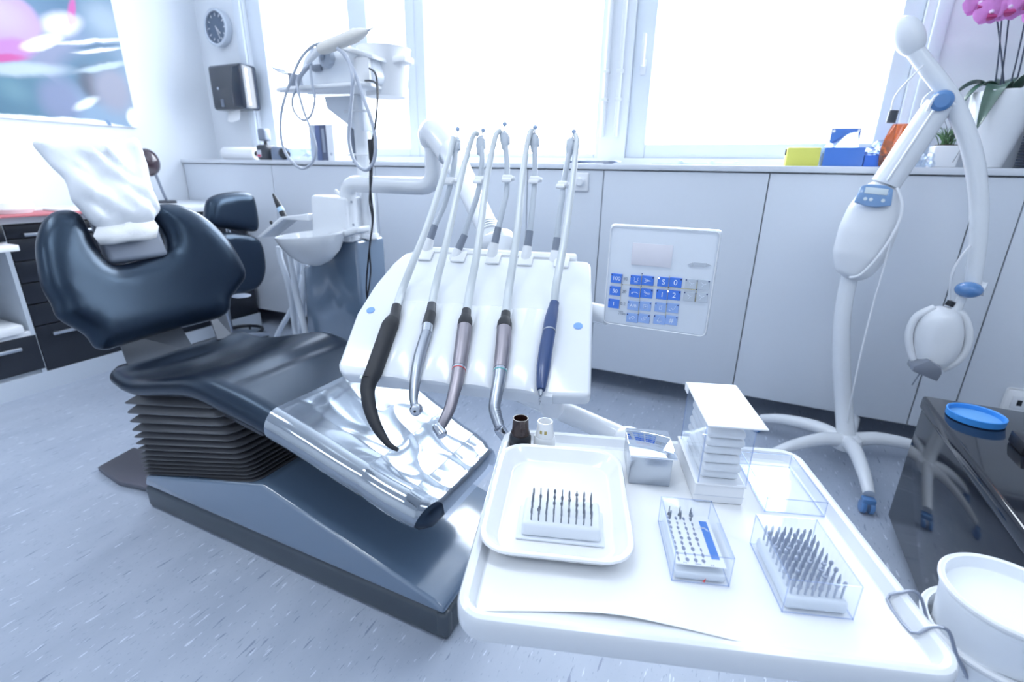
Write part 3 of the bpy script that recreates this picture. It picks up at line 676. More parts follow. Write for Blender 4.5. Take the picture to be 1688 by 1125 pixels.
# ================================================================ the dental chair
CH = thing('dental_chair', 'navy-black upholstered dental chair on a wedge-shaped blue-grey base', 'dental chair', (-1.2, 1.03, 0))
g = G(); g.box(-1.775, -.534, .797, 1.235, .001, .088, .014, 3)
part('plinth', g, BLUEGREYD, CH)
g = G(); g.prism([(-1.770, .090), (-1.752, .130), (-1.152, .284), (-.575, .124), (-.545, .108), (-.540, .090)], .797, 1.235, 'xz', .010, 3)
part('base_cover', g, BLUEGREY, CH)
part('corner_cap', G().box(-.570, -.5325, .7955, .83, .012, .0885, .012, 3), BLUEGREYD, CH)
g = G(); g.prism([(-2.1675,0.8387,0)[:2], (-1.9936,0.819,0)[:2], (-1.70, .87), (-1.70, 1.04), (-2.1992,0.9873,0)[:2]], .004, .022, 'xy', .004)
part('foot_plate', g, mat('taupe_plate', (.16, .16, .19), .35, .5), CH)
ys = [789.5, 783, 778, 771.4, 765, 758.5, 751, 742, 732.8, 721.7, 711, 697, 683, 667, 655]
Lb, Lt = V(*(-1.7798,0.805,0.109)), V(*(-1.7867,0.805,0.4206)); Rb, Rt = V(*(-1.1811,0.805,0.2761)), V(*(-1.3127,0.805,0.5064))
rings = []
def ring(t, ins, dz):
    L = Lb.lerp(Lt, t); R = Rb.lerp(Rt, t); y0, y1 = .805 + ins, 1.235 - ins
    x0, x1 = L.x + ins, R.x - ins; c = .035; out = []
    for (cx, cy, a0) in ((x0 + .012, y0 + .012, PI), (x1 - c, y0 + c, 1.5 * PI), (x1 - c, y1 - c, 0), (x0 + .012, y1 - .012, .5 * PI)):
        rr = .012 if cx < (x0 + x1) / 2 else c
        for k in range(5):
            a = a0 + k * PI / 8; x = cx + rr * math.cos(a); y = cy + rr * math.sin(a)
            q = (x - L.x) / (R.x - L.x); out.append(V(x, y, L.z + (R.z - L.z) * q + dz))
    return out
T = [(789.5 - y) / (789.5 - 655) for y in ys]
for a, b in zip(T, T[1:]):
    d = (b - a); rings += [ring(a, .030, .004), ring(a + .10 * d, .002, 0), ring(a + .22 * d, .0, 0), ring(a + .34 * d, .003, 0), ring(a + .9 * d, .030, 0)]
g = G().loft(rings); part('bellows', g, RUBBER, CH, 'dark grey pleated rubber bellows', sharp=30)
g = G(); g.prism([(-1.745, .425), (-1.725, .478), (-1.40, .515), (-1.16, .455), (-1.16, .415), (-1.37, .45)], .835, 1.22, 'xz', .008)
part('seat_carrier', g, DGREY, CH)
ST = [(-1.838, .86, 1.23, .500, .484), (-1.828, .82, 1.265, .513, .470), (-1.80, .793, 1.29, .517, .458), (-1.74, .785, 1.30, .507, .450), (-1.66, .785, 1.305, .509, .452), (-1.5, .785, 1.31, .544, .485), (-1.38, .785, 1.315, .572, .497),
      (-1.275, .785, 1.315, .568, .475), (-1.07, .79, 1.295, .522, .43), (-.783, .80, 1.225, .43, .345), (-.66, .805, 1.20, .388, .300), (-.625, .81, 1.19, .374, .292), (-.603, .83, 1.17, .362, .297), (-.592, .865, 1.135, .348, .312)]
def seatst(x):
    if x <= ST[0][0]: return ST[0]
    for i in range(len(ST) - 1):
        if ST[i][0] <= x <= ST[i + 1][0]:
            t = (x - ST[i][0]) / (ST[i + 1][0] - ST[i][0])
            a, b, c, d = ST[max(i - 1, 0)], ST[i], ST[i + 1], ST[min(i + 2, len(ST) - 1)]
            if i < 3 or i > 9: return tuple(b[k] * (1 - t) + c[k] * t for k in range(5))
            return tuple(.5 * ((2 * b[k]) + (c[k] - a[k]) * t + (2 * a[k] - 5 * b[k] + 4 * c[k] - d[k]) * t * t + (3 * b[k] - a[k] - 3 * c[k] + d[k]) * t ** 3) for k in range(5))
    return ST[-1]
def seatpt(x, s, off=0):
    """s from 0 (under the near rim) over the top to 1 (under the far rim)"""
    _, y0, y1, zt, zb = seatst(x); h = (zt - zb) / 2; zc = (zt + zb) / 2; w = y1 - y0
    if s < .15: a = 1.5 * PI - (s / .15) * PI; y, z = y0 + h + (h + off) * math.cos(a), zc + (h + off) * math.sin(a)
    elif s > .85: a = .5 * PI - ((s - .85) / .15) * PI; y, z = y1 - h + (h + off) * math.cos(a), zc + (h + off) * math.sin(a)
    else:
        q = (s - .15) / .7; y = y0 + h + (w - 2 * h) * q; z = zt + off
        dish = .014 if x < -1.25 else .004
        fade = max(0, min(1, (x + 1.83) / .08)); z -= dish * fade * (math.sin(PI * q) ** .8 if 0 < q < 1 else 0) * (1.6 if -1.78 < x < -1.5 else 1)
        z += .012 * math.exp(-((x + 1.33) / .12) ** 2) * math.sin(PI * q)
    return V(x, y, z)
g = G(); rings = []
xs = [s_[0] for s_ in ST[:3]] + [-1.80 + (1.80 - .625) * i / 60 for i in range(1, 61)] + [-.612, -.603, -.597, -.592]
for x in xs:
    r = [seatpt(x, i / 60) for i in range(61)]
    for i in range(1, 8): r.append(r[60].lerp(r[0], i / 8))
    rings.append(r)
g.loft(rings)
# raised roll behind the seat where the pad turns up
part('seat', g, LEATHER, CH, sharp=60)
bo = [(205,870),(212,760),(260,650),(340,585),(430,565),(510,590),(550,650),(600,755),(650,845),(715,915),(780,905),(900,885),(1040,852),(1078,815),(1060,700),(1010,620),(985,550),(1050,525),(1150,540),(1280,610),(1400,730),(1480,850),(1535,985)]
BO = [(-0.3032,0.3183,-0), (-0.2839,0.3673,-0), (-0.2493,0.4167,-0), (-0.2094,0.4452,0), (-0.1715,0.4513,0), (-0.1443,0.4371,-0), (-0.1367,0.4075,0), (-0.1347,0.3531,0), (-0.1294,0.3062,0), (-0.1133,0.2711,0), (-0.077,0.2654,0), (-0.0238,0.27,0), (0.0398,0.2781,-0), (0.078,0.2951,0), (0.0897,0.3492,0), (0.0789,0.405,0), (0.0878,0.4456,0), (0.1237,0.4569,0), (0.1788,0.4452,-0), (0.2389,0.4001,-0), (0.2862,0.3219,-0), (0.3093,0.2429,0), (0.3154,0.1513,-0), (0.2642,0.0979,-0), (0.2327,0.0721,0), (0.2108,0.0298,0), (0.1619,0.0099,0), (-0.0143,0.0104,-0), (-0.1701,0.006,0), (-0.2241,0.0043,-0), (-0.254,0.0199,-0), (-0.267,0.0659,0), (-0.3165,0.1281,-0), (-0.3189,0.1759,-0), (-0.323,0.2307,-0)]
g = G('BACK').pillow([p[:2] for p in BO], .048, .075, 4, .022, fn=lambda w: (w.x, w.y, w.z + .48 * w.x * w.x - .022))
part('backrest', g, LEATHER, CH, sharp=80)
g = G()
for a, b, c, d in (((-1.86,0.8797,0.5569), (-1.86,1.0892,0.5653), (-1.79,1.0726,0.4929), (-1.79,0.849,0.5056)), ((-1.86,1.2038,0.5709), (-1.86,1.2698,0.5742), (-1.79,1.2287,0.5038), (-1.79,1.1633,0.5132))):
    a, b, c, d = (V(*q) for q in (a, b, c, d)); n = V(.003, 0, .001); u = (a - d).normalized() * .07; w = (b - c).normalized() * .07; a += u; b += w; a.x -= .02; b.x -= .02
    g.loft([[a - n, b - n, c - n, d - n], [a + n, b + n, c + n, d + n]])
part('back_bracket', g, mat('grey_bracket', (.10, .115, .14), .4, .3), CH, 'grey metal plates joining seat and backrest')
HP = [(-0.1284,0.3456,-0), (0.075,0.3441,-0), (0.0614,0.2795,0), (-0.0275,0.2705,0), (-0.1045,0.2656,-0)]
g = G('BACK'); xs_ = [p[0] for p in HP]; zs_ = [p[1] for p in HP]
g.box(min(xs_) + .01, max(xs_) - .005, min(zs_) + .004, (0.0119,0.5344,-0)[1], -.035, .012, .016, 3)
part('headrest', g, GREY, CH, 'grey headrest pad in the notch of the backrest')

# white cover over the headrest
CO = [(-0.2,0.6437,0.02), (-0.17,0.6542,0.02), (-0.1405,0.6523,0.02), (-0.0348,0.6525,0.02), (0.0131,0.6531,0.02), (0.0637,0.6699,0.02), (0.1,0.6741,0.02), (0.0994,0.6078,0.02), (0.0838,0.528,0.02), (0.0784,0.4752,0.02), (0.0825,0.4365,0.02), (0.0726,0.4156,0.02), (0.0552,0.4018,0.02), (0.0372,0.3862,0.02), (-0.0259,0.379,0.02), (-0.116,0.3793,0.02), (-0.1417,0.3972,0.02), (-0.1571,0.4367,0.02), (-0.1703,0.4714,0.02), (-0.168,0.5308,0.02), (-0.1795,0.5675,0.02), (-0.1913,0.6104,0.02)]
CP = mat('white_cover_film', (.80, .83, .87), .38, coat=.15)
top_b = (-0.0587,0.6569,0.02)[1]; bot_b = (-0.0539,0.3283,0.02)[1]
def cov(w):
    q = (w.y - bot_b) / (top_b - bot_b)
    n = noise.noise(V(w.x * 9, w.y * 6, 1.0)) * .030 + abs(noise.noise(V(w.x * 14 + w.y * 10, w.y * 7, 4.2))) * .028 + noise.noise(V(w.x * 30, w.y * 22, 7)) * .006
    n *= .25 + .75 * min(1, max(0, q) * 2)
    return (w.x, w.y, (w.z * (1 if w.z > 0 else .7) + .03) + n * (1 if w.z > 0 else .6))
g = G('BACK').pillow([p[:2] for p in CO], .030, .045, 3, .011, fn=cov)
solo('headrest_cover', g, CP, 'large crumpled white cover pulled over the chair headrest', 'headrest cover', tuple(frame('BACK') @ V(0, .35, .02)), sharp=80)
g = G('BACK')
g.pillow([(-0.1275,0.3884,0.035)[:2], (0.0441,0.4031,0.035)[:2], (0.0337,0.3317,0.035)[:2], (-0.0557,0.3272,0.035)[:2], (-0.141,0.3273,0.035)[:2]], .02, .03, 2, .02, fn=lambda w: (w.x, w.y, w.z + .036))
solo('paper_band', g, COTTON, 'folded white paper band around the bottom of the headrest cover', 'paper cover', tuple(frame('BACK') @ V(0, .22, .05)), sharp=80)

# clear film stretched over the foot end
def film(u, v):
    e = max(0, (u - .93) / .07)                      # the last bit folds down over the foot end
    x = -1.085 + (1.085 - .600) * min(1, u / .93)
    s0 = .03 + .17 * min(1, max(0, (u - .86) / .10)); s = s0 + (.97 - s0) * v
    n = 0
    if .12 < s < .88:
        a = noise.noise(V(x * 4.0 + s * 4, s * 3.6 - x * 3.0, 2.0)); b_ = noise.noise(V(x * 6 + a - s * 2.4, s * 3.4 + a + x * 2, 5.0))
        n = (1 - min(1, abs(a) * 2.0)) ** 2 * .0022 + (1 - min(1, abs(b_) * 2.0)) ** 2 * .0011
        n *= min(1, (s - .12) * 8, (.88 - s) * 8) * min(1, .10 + (x + 1.085) * 3)
    p = seatpt(min(x, -.606), s, .0035 + max(-.002, n)); p.x = x
    if e: p.x += .016 * math.sin(e * PI / 2); zb = .300; p.z = p.z + (min(p.z, zb) - p.z) * (1 - math.cos(e * PI / 2))
    return p
g = G().sheet(film, 170, 110)
solo('plastic_film', g, FILM, 'clear wrinkled plastic film stretched over the foot end of the chair', 'plastic film', (-.85, 1.0, .40), sharp=180)

# ================================================================ unit column, pole, supply arm
UC = thing('unit_column', 'blue-grey water unit column behind the chair with white pole and elbow pipe', 'dental unit', (-1.62, 1.68, 0))
prof = [(-1.4523,1.6,0.8663)[::2], (-1.6562,1.6,0.8594)[::2], (-1.676,1.6,0.7955)[::2], (-1.714,1.6,0.7551)[::2], (-1.7731,1.6,0.7254)[::2], (-1.80, .40), (-1.80, .10), (-1.45, .10)]
UCP = [(p[0], min(p[1], .868)) for p in prof]
g = G(); g.prism(UCP, 1.60, 1.78, 'xz', .014, 3); part('cabinet', g, BLUEGREY, UC)
part('plinth', G().box(-1.78, -1.47, 1.62, 1.76, .001, .10), BLUEGREYD, UC)
pb = V(*(-1.4645,1.7,0.8646)); pt_ = V(*(-1.4609,1.7,1.4362))
g = G(); g.tube([V(pb.x, 1.70, .86), V(pb.x + .0, 1.70, pt_.z)], .031, 28, 1); g.cyl((pb.x, 1.70, .868), (pb.x, 1.70, .885), .042, .038)
part('pole', g, WHITEM, UC)
for z in (1.20, 1.36):
    part('pole_clip', G().tube([(pb.x - .065, 1.70, z), (pb.x - .05, 1.665, z), (pb.x, 1.655, z), (pb.x + .05, 1.665, z), (pb.x + .055, 1.70, z)], .004, 8, 3), WHITE, UC)
part('pole_rail', G().box(pb.x - .05, pb.x - .036, 1.685, 1.70, 1.17, 1.39, .002), GREY, UC)
e0 = V(*(-1.4937,1.62,0.8586)); e1 = V(*(-1.474,1.62,1.0895)); e2 = V(*(-1.0741,1.62,1.0998)); e3 = V(*(-1.0627,1.62,1.2558))
def bend(A, B, D, r=.05, n=5):
    u = (A - B).normalized(); w = (D - B).normalized(); return [B + u * r * (1 - t) ** 2 + w * r * t * t for t in [i / n for i in range(n + 1)]]
P = [V(e0.x, 1.62, .86)] + [V(*q) for q in bend(V(e0.x, 1.62, .9), V(e0.x, 1.62, e1.z), V(e2.x, 1.62, e1.z), .055)] + bend(V(e0.x, 1.62, e1.z), V(e2.x, 1.62, e1.z), V(e2.x, 1.62, e3.z), .06) + [V(e2.x, 1.62, e3.z)]
g = G(); g.tube(P, .032, 28, 1); part('elbow_pipe', g, WHITEM, UC)
g = G(); g.cyl((e2.x, 1.62, e3.z - .03), (e2.x, 1.62, e3.z - .027), .0335); part('pipe_seam', g, PANEL, UC)
g = G()
for z in (.93, 1.02): g.cyl((e0.x + .028, 1.605, z), (e0.x + .034, 1.601, z), .004)
part('pipe_screw', g, GREY, UC)
# supply arm
k0 = V(e2.x, 1.62, e3.z); k1 = V(*(-0.9596,1.55,1.2084)); j = V(*(-0.6015,1.1485,1.0072))
SA = thing('support_arm', 'white angled support arm reaching from the elbow pipe to the instrument console', 'arm', tuple(k0))
g = G(); g.ell(k0 + V(0, 0, .01), (.052, .052, .056)); g.tube([k0 + V(.0, 0, .012), k0 + V(.035, -.03, .012), k1 + V(0, 0, -.01)], [.05, .047, .043], 28, 4); part('knuckle', g, WHITEM, SA)
g = G(); g.tube([k0 + V(.03, -.03, .0), k1, k1.lerp(j, .5), j], [.040, .040, .034, .028], 28, 4); part('arm_tube', g, WHITEM, SA)
g = G(); d = (j - k1).normalized()
for i in range(4): g.cyl(j + d * .009 * i, j + d * (.009 * i + .006), .032 - .001 * i, n=32)
part('joint_rings', g, WHITE, SA)
j2 = V(*(-0.5435,1.0599,0.9619))
g = G(); g.tube([j + d * .03, j + d * .055 + V(0, 0, -.01), j2 + V(.02, .02, .02), j2 + V(0, 0, -.04)], [.030, .033, .035, .035], 28, 5); part('arm_elbow', g, WHITEM, SA)

# ---- shelf with scaler unit
SH = thing('equipment_shelf', 'white shelf on a bracket at the top of the unit pole', 'shelf', tuple((-1.4573,1.68,1.3906)))
sz_ = (-1.4244,1.55,1.4189)[2]
g = G(); lA = (-1.7131,1.55,1.4671); rA = (-1.2508,1.55,1.4075)
g.prism([(lA[0], 1.52), (lA[0] + .04, 1.50), (rA[0] - .04, 1.50), (rA[0] - .01, 1.53), (rA[0] - .06, 1.72), (lA[0] + .02, 1.72)], sz_, sz_ + .014, 'xy', .005, 2)
part('shelf_plate', g, WHITE, SH)
g = G(); g.prism([(pb.x - .16, sz_ - .001), (pb.x + .035, sz_ - .001), (pb.x + .035, sz_ - .13), (pb.x - .02, sz_ - .125), (pb.x - .15, sz_ - .045)], 1.672, 1.728, 'xz', .006)
part('bracket', g, mat('pale_bracket', (.74, .78, .84), .4), SH)
part('bolt', G().lathe([(.008, 0), (.008, .004), (0, .005)], (pb.x - .03, 1.672, sz_ - .085), (0, -1, 0)), GREY, SH)
g = G(); g.sheet(lambda u, v: V(lA[0] - .02 + .09 * u, 1.53 + .06 * v, sz_ + .06 + .03 * (1 - u) ** 2), 8, 4, .003); g.box(lA[0] + .06, lA[0] + .075, 1.53, 1.59, sz_ + .014, sz_ + .065, .002); part('hook', g, GREY, SH)
SC = thing('scaler_unit', 'white tabletop scaler unit with hose jack on the pole shelf', 'dental device', tuple((-1.5126,1.62,1.4798)))
a = (-1.5969,1.55,1.4633); b = (-1.2766,1.55,1.447); zt = (-1.4062,1.55,1.565)[2]; z0 = sz_ + .0145
g = G(); g.prism([(a[0] - .01, z0), (b[0], z0), (b[0] + .01, z0 + .03), (b[0] - .005, z0 + .10), (a[0] + .19, zt - .01), (a[0] + .05, zt), (a[0] + .01, zt - .03), (a[0] - .02, z0 + .05)], 1.55, 1.72, 'xz', .012, 3)
part('housing', g, mat('device_white', (.74, .78, .84), .35, coat=.3), SC)
c = V(*(-1.4663,1.545,1.5244)); part('jack', G().lathe([(.034, 0), (.034, .02), (.024, .026), (.018, .026), (.016, .01), (0, .01)], c + V(0, .01, 0), (-.2, -1, 0)), mat('jack_grey', (.45, .5, .58), .4), SC)
c2 = V(*(-1.5174,1.545,1.4943)); part('button', G().box(c2.x - .022, c2.x + .022, 1.538, 1.551, c2.z - .011, c2.z + .011, .004), GREY, SC)
c3 = V(*(-1.306,1.55,1.4771)); part('front_panel', G().box(c3.x - .035, c3.x + .03, 1.540, 1.552, c3.z - .042, c3.z + .042, .012, 3), WHITES, SC)
c4 = V(*(-1.3185,1.55,1.5399)); part('top_lid', G().prism([(c4.x - .075, c4.z + .022), (c4.x + .06, c4.z - .02), (c4.x + .062, c4.z - .035), (c4.x - .078, c4.z + .005)], 1.542, 1.70, 'xz', .005, 3), WHITE, SC)
ha = V(*(-1.4537,1.5,1.5399)); hb = V(*(-1.2923,1.5,1.5697)); hd = (hb - ha).normalized()
HD = thing('scaler_handpiece', 'cream scaler handpiece with a fine needle tip lying on the scaler unit', 'dental handpiece', tuple(ha))
CR = mat('cream_plastic', (.72, .70, .66), .4)
part('grip', G().tube([ha, ha + hd * .03, hb - hd * .005, hb], [.015, .021, .022, .021], 24, 3), CR, HD)
part('ring', G().cyl(hb, hb + hd * .004, .0215), BLACKM, HD)
part('nose', G().tube([hb + hd * .0045, hb + hd * .03, hb + hd * .058], [.021, .016, .005], 20, 3), CR, HD)
part('needle_tip', G().tube([hb + hd * .057, hb + hd * .075 + V(0, 0, .002), hb + hd * .100 + V(0, 0, .008)], [.004, .0020, .0008], 8, 4), STEEL, HD)
part('rear_boot', G().tube([ha - hd * .0005, ha - hd * .03 + V(0, 0, -.01), ha - hd * .055 + V(-.01, 0, -.03)], [.015, .011, .007], 16, 4), WHITE, HD)
L1 = [(-1.4061,1.5,1.5605), (-1.47,1.49,1.5521), (-1.5226,1.48,1.5163), (-1.5623,1.47,1.4612), (-1.603,1.46,1.3906), (-1.6376,1.46,1.3204), (-1.6472,1.46,1.2342), (-1.6192,1.46,1.1782), (-1.5622,1.46,1.1442), (-1.5068,1.46,1.1641), (-1.4788,1.46,1.2106), (-1.4906,1.46,1.2704), (-1.5234,1.465,1.3404), (-1.5446,1.47,1.4075), (-1.5552,1.48,1.4448), (-1.5275,1.49,1.48), (-1.4967,1.5,1.501)]
L2 = [(-1.4984,1.515,1.5535), (-1.5033,1.5,1.4957), (-1.4957,1.49,1.4394), (-1.4848,1.485,1.3812), (-1.5136,1.485,1.3279), (-1.5549,1.485,1.3145), (-1.5928,1.485,1.3443), (-1.595,1.485,1.3853), (-1.564,1.485,1.4242), (-1.5494,1.5,1.4652), (-1.5136,1.51,1.496)]
L3 = [(-1.3616,1.49,1.5351), (-1.316,1.48,1.5028), (-1.2808,1.46,1.4447), (-1.2898,1.46,1.388), (-1.3055,1.46,1.3204), (-1.3195,1.46,1.2465), (-1.3095,1.46,1.1884), (-1.2829,1.46,1.1542), (-1.2456,1.46,1.1446), (-1.2127,1.46,1.181), (-1.2015,1.46,1.2455), (-1.2182,1.46,1.3182), (-1.2495,1.465,1.387), (-1.2872,1.475,1.4602), (-1.3393,1.49,1.519)]
HG = mat('grey_hose', (.42, .46, .54), .35, coat=.3)
solo('device_hose', G().tube(L1, .0052, 10, 6), HG, 'long looping grey hose hanging left of the scaler unit', 'hose', tuple(L1[0]))
solo('device_hose', G().tube(L2, .0045, 10, 6), HG, 'short inner looping grey hose hanging from the scaler unit', 'hose', tuple(L2[0]))
solo('device_hose', G().tube(L3, .0062, 10, 6), HG, 'pale hose loop hanging in front of the unit pole', 'hose', tuple(L3[0]))
g = G(); q = [(-1.265,1.53,1.4753), (-1.2161,1.5,1.4511), (-1.1943,1.48,1.3959), (-1.1928,1.47,1.3484), (-1.2091,1.47,1.2828), (-1.2259,1.47,1.2149), (-1.2377,1.47,1.1751), (-1.2472,1.47,1.1036), (-1.2476,1.47,1.0409), (-1.2449,1.47,0.9813), (-1.2639,1.47,0.8989), (-1.2919,1.48,0.8157), (-1.328,1.5,0.7136), (-1.3557,1.53,0.6292)]
g.tube(q, .0034, 8, 5)
q2 = [(-1.2872,1.53,1.4389), (-1.2234,1.5,1.4276), (-1.1887,1.47,1.3943), (-1.194,1.46,1.3007), (-1.2193,1.46,1.2242), (-1.2286,1.46,1.1246), (-1.2474,1.46,1.0414), (-1.2406,1.46,0.9671), (-1.2642,1.46,0.8664), (-1.2846,1.48,0.7697), (-1.3532,1.52,0.6318)]
g2 = G().tube(q2, .0030, 8, 5)
solo('power_cable', g, BLACKM, 'black cable running down the unit pole from the scaler unit, the front strand', 'cable', tuple(q[0]))
solo('power_cable', g2, BLACKM, 'black cable twisted behind the front strand on the unit pole', 'cable', tuple(q2[0]))
g = G(); g.box(q[5][0] - .008, q[5][0] + .010, 1.455, 1.475, q[5][2] - .04, q[5][2] + .03, .004)
solo('cable_plug', g, BLACKM, 'small black plug taped to the cables near the bench top', 'plug', q[5])
# white bucket
a = V(*(-1.3262,1.66,1.4149)); b = V(*(-1.3137,1.66,1.5607)); 
BK = thing('white_bucket', 'white tapered container with a spout behind the pole shelf', 'container', tuple(a))
g = G(); rb = .088
g.lathe([(rb * .82, -.01), (rb * .86, 0), (rb * 1.08, b.z - a.z), (rb * 1.12, b.z - a.z + .006), (rb * 1.02, b.z - a.z + .006), (rb * .80, .01), (0, .008)], (a.x + .01, 1.68, a.z), n=40)
part('bucket_body', g, WHITES, BK)
q = V(*(-1.2349,1.66,1.5203)); part('spout', G().box(q.x - .03, q.x + .045, 1.63, 1.69, q.z - .012, q.z + .010, .006, 3), WHITES, BK)
g = G(); g.box(pb.x, a.x, 1.69, 1.71, a.z + .01, a.z + .03, .003); part('holder_arm', g, WHITE, BK)

# ---- cuspidor
CU = thing('spittoon_bowl', 'white oval rinsing bowl beside the blue-grey column', 'spittoon', (-1.68, 1.50, .75))
c = V(*(-1.5983,1.5,0.8792))
g = G(); g.lathe([(0, -.115), (.02, -.113), (.06, -.095), (.095, -.060), (.118, -.018), (.128, .010), (.127, .016), (.121, .014), (.108, -.015), (.085, -.05), (.05, -.075), (0, -.085)], c, (-.10, -.08, 1), n=48, sx=1.25, sy=.85)
part('bowl', g, WHITEM, CU)
g = G(); g.prism([(c.x + .05, c.z - .02), (c.x + .22, c.z + .03), (c.x + .22, c.z + .055), (c.x + .05, c.z + .012)], 1.53, 1.61, 'xz', .008); part('mount', g, WHITEM, CU)
a = V(*(-1.6733,1.58,0.9086)); b = V(*(-1.5037,1.58,0.931)); zt = (-1.5638,1.58,1.0408)[2]
FB = thing('cup_filler', 'white tapered cup filler block above the rinsing bowl', 'cup filler', (a.x + .08, 1.62, a.z - .03))
g = G(); g.prism([(a.x, a.z - .05), (b.x + .03, a.z - .05), (b.x + .03, zt - .005), (a.x + .022, zt), (a.x + .012, zt - .01)], 1.58, 1.70, 'xz', .010, 3); part('housing', g, WHITEM, FB)
g = G(); q = V(*(-1.5298,1.6,1.0531)); g.tube([q + V(-.01, 0, .01), q + V(.02, 0, -.012), q + V(.05, 0, -.02)], .006, 10, 4); part('spout', g, WHITE, FB)
SHD = thing('suction_holder', 'white winged suction hose holder left of the rinsing bowl', 'holder', tuple((-1.8458,1.6,0.9225)))
pts = [(-2.0173,1.6,0.845)[::2], (-1.9905,1.6,0.8414)[::2], (-1.8333,1.6,0.931)[::2], (-1.6832,1.6,0.9341)[::2], (-1.6855,1.6,0.9641)[::2], (-1.8494,1.6,0.9431)[::2]]
part('wing', G().prism(pts, 1.58, 1.68, 'xz', .005, 2), WHITEM, SHD)
q = V(*(-1.9218,1.59,0.9138)); part('knob', G().ell(q, (.007, .007, .009), n=12), BLACKM, SHD)
a = V(*(-1.9221,1.62,1.0345)); b = V(*(-1.8721,1.62,0.9431)); d = (b - a)
ST_ = thing('suction_tip', 'black pointed suction tip with a pale blue band standing in the white holder', 'suction tip', tuple(b))
part('tip', G().tube([a, a + d * .35, a + d * .62], [.004, .011, .014], 14, 3), BLACKM, ST_)
part('band', G().tube([a + d * .62, a + d * .8], [.0145, .015], 14, 1), mat('pale_blue_band', (.45, .62, .80), .4), ST_)
part('socket', G().tube([a + d * .8, b + d * .05], [.013, .013], 14, 1), BLACKM, ST_)
hs = [([(-1.9182,1.61,0.7548), (-1.8898,1.615,0.6007), (-1.8895,1.62,0.3598)], .013), ([(-1.805,1.57,0.7569), (-1.7961,1.57,0.5927), (-1.7721,1.57,0.3937)], .014), ([(-1.8663,1.66,0.7098), (-1.9572,1.7,0.5451), (-1.9742,1.7,0.3222)], .013), ([(-1.8283,1.66,0.685), (-1.8695,1.665,0.5335), (-1.9168,1.665,0.3419)], .014), ([(-1.9621,1.75,0.5955), (-2.0679,1.75,0.4407), (-2.2007,1.75,0.2709)], .013)]
hl = ['leftmost pale suction hose hanging under the rinsing bowl', 'pale suction hose crossing in front under the rinsing bowl', 'pale suction hose behind the crossing under the rinsing bowl', 'pale suction hose hanging closest to the blue-grey column', 'pale suction hose slanting down to the left under the bowl']
for i, (P, r) in enumerate(hs):
    P = [V(*p) for p in P]; e = P[-1]; P = [V(P[0].x, P[0].y, P[0].z + .05)] + P + [V(e.x + .05 * (-1) ** i, e.y + .02, .20), V(e.x + .08 * (-1) ** i, e.y + .08, .02)]
    solo('suction_hose', G().tube(P, r, 14, 5), mat('pale_hose', (.60, .65, .72), .4), hl[i], 'hose', tuple(P[-1]), 'suction hoses under the bowl')

# ---- black stool
SO = thing('assistant_stool', 'black padded stool with backrest behind the chair', 'stool', (-2.62, 1.95, 0))
def padx(o, x, T, r, mt_, nm, lab=None, tiltz=0, cv=.6):
    M = TR(x, 0, 0) @ Matrix(((0, 0, 1, 0), (1, 0, 0, 0), (0, 1, 0, 0), (0, 0, 0, 1)))
    g = G(M).pillow(o, T, r, 4, .022, fn=lambda w: (w.x, w.y, w.z + cv * (w.x - 1.88) ** 2)); part(nm, g, mt_, SO, lab, sharp=80)
BK_ = [(-2.6,1.7448,0.9159)[1:], (-2.6,1.7888,0.9878)[1:], (-2.6,1.909,1.0121)[1:], (-2.6,2.0203,1.0024)[1:], (-2.6,2.0433,0.9313)[1:], (-2.6,2.0329,0.8019)[1:], (-2.6,1.953,0.799)[1:], (-2.6,1.7773,0.8381)[1:], (-2.6,1.7407,0.8601)[1:]]
padx(BK_, -2.60, .045, .05, LEATHER, 'backrest')
ST2 = [(-2.55,1.7416,0.8002)[1:], (-2.55,1.9125,0.7894)[1:], (-2.55,1.9979,0.7395)[1:], (-2.55,2.005,0.5905)[1:], (-2.55,1.9549,0.4912)[1:], (-2.55,1.8544,0.4649)[1:], (-2.55,1.7135,0.5044)[1:], (-2.55,1.6712,0.6437)[1:]]
padx(ST2, -2.55, .05, .035, LEATHER, 'lumbar_pad')
c = V(*(-2.42,1.7151,0.552))
g = G().lathe([(0, 0), (.18, 0), (.205, .02), (.205, .05), (.18, .07), (0, .062)], (-2.84, 1.93, .50), n=40); part('seat', g, LEATHER, SO)
g = G(); g.cyl((-2.84, 1.93, .10), (-2.84, 1.93, .49), .025); part('gas_lift', g, CHROME, SO)
g = G(); g.tube([(-2.82, 1.93, .49), (-2.70, 1.92, .50), (-2.645, 1.90, .60), (-2.64, 1.89, .88)], .014, 12, 5); part('back_post', g, CHROME, SO)
q = V(*(-2.35,1.6993,0.5044)); g = G(); g.ell(q, (.05, .045, .008)); part('lever', g, GREY, SO)
for k in range(5):
    a = 2 * PI * k / 5 + .3; d = V(math.cos(a), math.sin(a), 0)
    part('leg', G().tube([V(-2.84, 1.93, .11) + d * .02, V(-2.84, 1.93, .10) + d * .15, V(-2.84, 1.93, .07) + d * .27], [.022, .018, .014], 12, 3), ALU, SO)
    part('castor', G().cyl(V(-2.84, 1.93, .0265) + d * .27 + V(-d.y, d.x, 0) * .018, V(-2.84, 1.93, .0265) + d * .27 - V(-d.y, d.x, 0) * .018, .026), BLACKM, SO)
